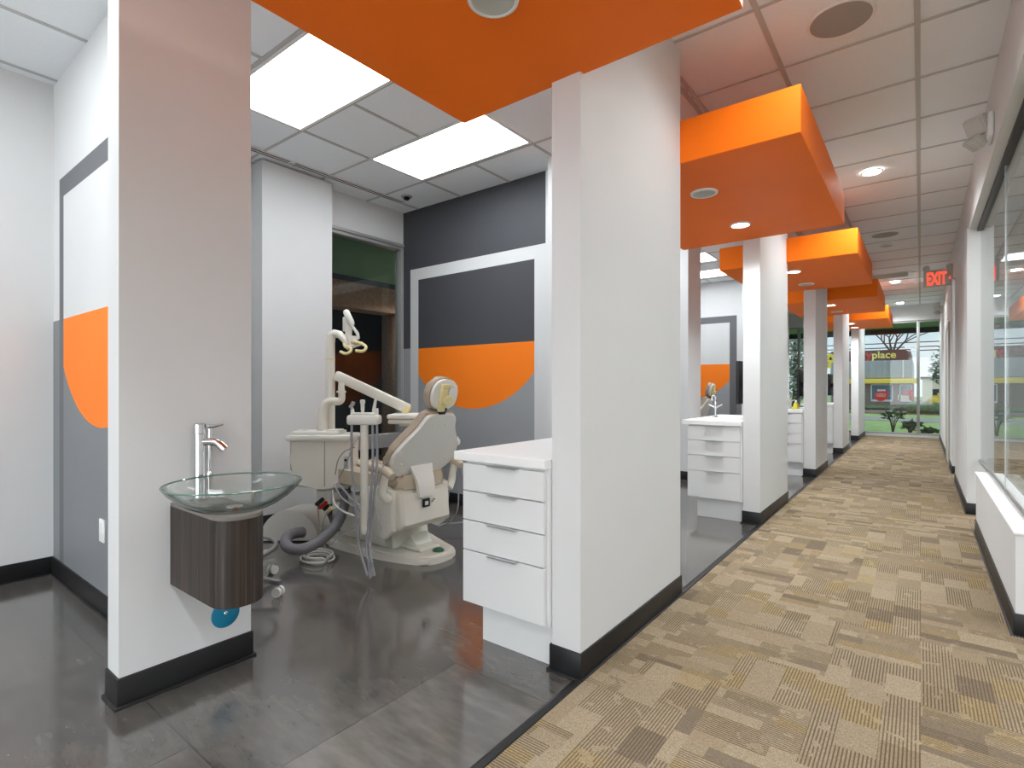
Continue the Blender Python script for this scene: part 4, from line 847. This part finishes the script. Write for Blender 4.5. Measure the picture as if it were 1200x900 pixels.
for a, b, kind in ((1020.5, 1046.5, 0), (1054, 1073.5, 1)):
    xa, xb = wy(a, 460, Y0).x, wy(b, 460, Y0).x; xb = min(xb, xr-.02); za, zb = zt(469.5), zt(450.3)
    mb = MB(); t = .05; mb.box(xa, xb, Y0-.05, Y0-.01, za-t, za+t); mb.box(xa, xb, Y0-.05, Y0-.01, zb-t, zb); mb.box(xa, xa+t, Y0-.05, Y0-.01, za, zb); mb.box(xb-t, xb, Y0-.05, Y0-.01, za, zb); wf = mb.build('window', M['trimw'], o)
    mb = MB(); mb.box(xa+t, xb-t, Y0-.03, Y0-.005, za+t, zb-t); mb.build('pane', M['skyglass'], wf)
    if kind == 0:
        c = wy(1033, 463, Y0); mb = MB(); mb.lathe([(.28, 0), (.30, .02), (.26, .03), (.001, .03)], (c.x, Y0-.03, c.z-.03), axis=(0, -1, 0), seg=28, sx=1.15); mb.build('poster', M['signred'], wf)
        mb = MB()
        for i in range(3): mb.lathe([(.055, .03), (.085, .03), (.085, .04), (.055, .04)], (c.x-.13+.12*i, Y0-.032, c.z), axis=(0, -1, 0), seg=14, cap=False)
        mb.box(c.x-.2, c.x+.2, Y0-.075, Y0-.06, c.z+.23, c.z+.33); mb.build('poster_marks', M['trimw'], wf)
    else:
        c = wy(1063, 463, Y0); mb = MB(); mb.box(c.x-.42, c.x+.10, Y0-.05, Y0-.03, c.z-.28, c.z+.02); mb.build('poster', M['creamwall'], wf)
        mb = MB(); mb.box(c.x-.22, c.x+.28, Y0-.065, Y0-.05, c.z-.02, c.z+.30); mb.build('poster', M['posterpink'], wf)
        mb = MB(); mb.tube([(c.x+.2, Y0-.08, c.z-.28), (c.x+.22, Y0-.08, c.z), (c.x+.12, Y0-.08, c.z+.14), (c.x+.26, Y0-.08, c.z+.26)], .06, 8, 0, 4); mb.build('poster_marks', M['signred'], wf)
# cream building on the far side of the lot
o = thing('cream_building', 'distant cream building beyond the shop, seen through the narrow pane', 'building', (1.3, 60, GZ))
xa = wy(1081, 450, 60).x; mb = MB(); mb.box(xa, xa+9, 60, 68, GZ, wy(1090, 443.5, 60).z); mb.build('wall', M['creamwall'], o)
mb = MB(); mb.box(xa-.15, xa+9.1, 59.8, 68.1, wy(1090, 443.5, 60).z, wy(1090, 441.5, 60).z); mb.build('roof_edge', M['navy'], o)
for i, u in enumerate((1095, 1098.5)):
    xx = wy(u, 460, 60).x; mb = MB(); mb.box(xx-.12, xx+.12, 59.95, 60.02, wy(u, 468, 60).z, wy(u, 456, 60).z); mb.build('window', M['navy'], o)
# plants
def leaf_cloud(mb, blobs, n, size, m=0, flat=1.0):
    for _ in range(n):
        c, r = random.choice(blobs); c = Vector(c)
        d = Vector((random.gauss(0, 1), random.gauss(0, 1), random.gauss(0, 1))).normalized()*r*random.random()**.4; p = c+Vector((d.x, d.y, d.z*flat))
        a = Vector((random.gauss(0, 1), random.gauss(0, 1), random.gauss(0, .6))).normalized(); b = a.orthogonal().normalized(); s_ = size*random.uniform(.6, 1.3)
        mb.poly([p-a*s_, p-b*s_*.38+Vector((0, 0, .1*s_)), p+a*s_, p+b*s_*.38+Vector((0, 0, .1*s_))], m)
def tree(x, y, h, blobs, n, size, mt, label):
    o = thing('leafy_tree', label, 'tree', (x, y, GZ))
    mb = MB(); mb.tube([(x, y, GZ), (x+.05, y, h*.5), (x, y, h)], [.14, .10, .05], 10, 0, 3)
    for c, r in blobs: mb.tube([(x, y, h*.55), ((x+c[0])/2, (y+c[1])/2, (h*.6+c[2])/2+.1), c], [.06, .04, .02], 6)
    mb.build('trunk', M['bark'], o)
    mb = MB(); leaf_cloud(mb, blobs, n, size); mb.build('foliage', mt, o, keep_normals=True)
tx, ty = wy(1106, 440, 30).x, 30
tree(tx, ty, 2.6, [((tx+.05, ty, 2.5), .5), ((tx-.12, ty+.2, 1.95), .42), ((tx+.5, ty, 2.2), .6), ((tx-.2, ty, 1.6), .34), ((tx+.2, ty, 1.1), .35), ((tx+.25, ty, 2.9), .4)], 620, .10, M['leaf'], 'leafy dark tree at the edge of the narrow end pane, before the cream building')
tx, ty = wy(931, 430, 24).x, 24
tree(tx, ty, 3.0, [((tx, ty, 2.6), .9), ((tx-.6, ty, 2.0), .7), ((tx+.5, ty, 1.9), .7), ((tx, ty, 1.3), .7), ((tx+.3, ty, 3.0), .5)], 1500, .11, M['leafgrey'], 'grey green tree seen between the second and third pillars')
# bare tree behind the shop
o = thing('bare_tree', 'leafless branching tree rising behind the shop sign', 'tree', (0, 52, GZ)); bt = wy(1046, 411, 52); mb = MB()
def branch(p, d, L, r, n):
    q = p+d*L; mb.tube([p, p+d*L*.5+Vector((random.uniform(-.04, .04)*L, 0, .03*L)), q], [r, r*.85, r*.62], 6)
    if n:
        for i in range(3 if n > 1 else 2):
            a = random.uniform(.35, .85)*(-1 if i % 2 else 1); nd = Vector((d.x+a+random.uniform(-.15, .15), d.y+random.uniform(-.4, .4), d.z+random.uniform(-.05, .25))).normalized(); branch(q if i else p+d*L*.75, nd, L*random.uniform(.62, .85), r*.6, n-1)
mb.tube([(bt.x, 52, GZ), (bt.x, 52, bt.z-.1)], [.26, .2], 10)
for dx in (-.55, -.15, .2, .7): branch(Vector((bt.x, 52, bt.z-.3)), Vector((dx, 0, .9)).normalized(), 1.4, .085, 4)
mb.build('trunk', M['bark'], o)
# hedge and shrubs
def hedge(x0, x1, y, z1, label, mt='hedge'):
    mb = MB(); bl = []
    n = int((x1-x0)/.4)
    for i in range(n+1):
        x = x0+(x1-x0)*i/n; rr = z1*.5+.1; mb.ball((x, y+random.uniform(-.1, .1), GZ+z1*.45), .38, sub=2, scale=(1, .9, z1/.75*random.uniform(.9, 1.1))); bl.append(((x, y, GZ+z1*.5), .42))
    leaf_cloud(mb, bl, n*40, .07, 0, z1); o = mb.build('hedge', M[mt], keep_normals=True); tag(o, label, 'hedge')
hedge(-.25, 3.0, 32.2, .62, 'low green hedge seen through the narrow end pane')
hedge(-5.5, -.6, 36.4, .30, 'low dark planting along the foot of the shop wall')
def shrub(x, y, h, n, label):
    o = thing('leafy_shrub', label, 'shrub', (x, y, GZ)); mb = MB(); lf = MB()
    for i in range(n):
        a = 2*math.pi*i/n+random.uniform(-.3, .3); sp = random.uniform(.12, .36)*h; top = Vector((x+sp*math.cos(a), y+sp*.7*math.sin(a), GZ+h*random.uniform(.65, 1)))
        mb.tube([(x, y, GZ+.05), (x+sp*.35*math.cos(a), y+sp*.3*math.sin(a), GZ+h*.5), top], [.012, .009, .006], 6, 0, 3)
        for j in range(9):
            d = Vector((random.gauss(0, 1), random.gauss(0, 1), random.uniform(-.3, .8))).normalized(); L = random.uniform(.10, .17); p = top-Vector((0, 0, random.uniform(0, .12)*h)); e = d.orthogonal().normalized()*L*.22
            lf.poly([p, p+d*L*.45+e, p+d*L, p+d*L*.45-e])
    mb.build('stem', M['bark'], o); lf.build('foliage', M['leaf'], o, keep_normals=True)
p = wy(1051, 500, 16.6); shrub(p.x-.1, 17.0, .80, 8, 'tall leafy plant just outside the wide end window pane')
p = wy(1066, 505, 16.4); shrub(p.x, 16.4, .48, 12, 'low bushy plant outside, against the end window mullion')
p = wy(1082, 505, 16.3); shrub(p.x+.1, 15.95, .34, 8, 'small low plant outside the narrow end pane')
p = wy(1097, 477, 45); mb = MB(); leaf_cloud(mb, [((p.x, 45, GZ+.3), .45), ((p.x+.25, 45, GZ+.55), .35), ((p.x-.3, 45, GZ+.2), .35)], 700, .10); mb.ball((p.x, 45, GZ+.3), .42, scale=(1.2, 1, .9)); o = mb.build('yellow_bush', M['yellow'], keep_normals=True); tag(o, 'rounded yellow bush beyond the hedge, below the cream building', 'shrub')
# overhead wires, yellow road sign
for i, v in enumerate((402.0, 407.3, 411.5)):
    z = wy(1050, v, 47).z; mb = MB(); mb.tube([(-45, 47, z+.4), (-12, 47, z+.06), (0, 47, z), (25, 47, z+.15)], .035, 6, 0, 6); tag(mb.build('overhead_wire', M['wire']), '%s of the three dark overhead wires across the sky behind the shop' % ('highest', 'middle', 'lowest')[i], 'wire')
p = wy(973.5, 420, 33); o = thing('road_sign', 'small yellow road sign glimpsed between the third and fourth pillars', 'sign', (p.x, 33, GZ))
mb = MB(); mb.cyl((p.x, 33.03, GZ), (p.x, 33.03, p.z+.1), .03, seg=8); mb.build('post', M['steel'], o)
mb = MB(); mb.lathe([(.24, 0), (.24, .02), (.001, .02)], (p.x, 33, p.z), axis=(0, -1, 0), seg=24); mb.box(p.x-.22, p.x+.02, 32.97, 33, p.z-.52, p.z-.24); mb.build('board', M['yellow'], o)
mb = MB(); mb.prism([(p.x-.09, 32.975, p.z-.08), (p.x+.09, 32.975, p.z-.08), (p.x, 32.975, p.z+.11)], (0, -.006, 0)); mb.build('symbol', M['rubber'], o)
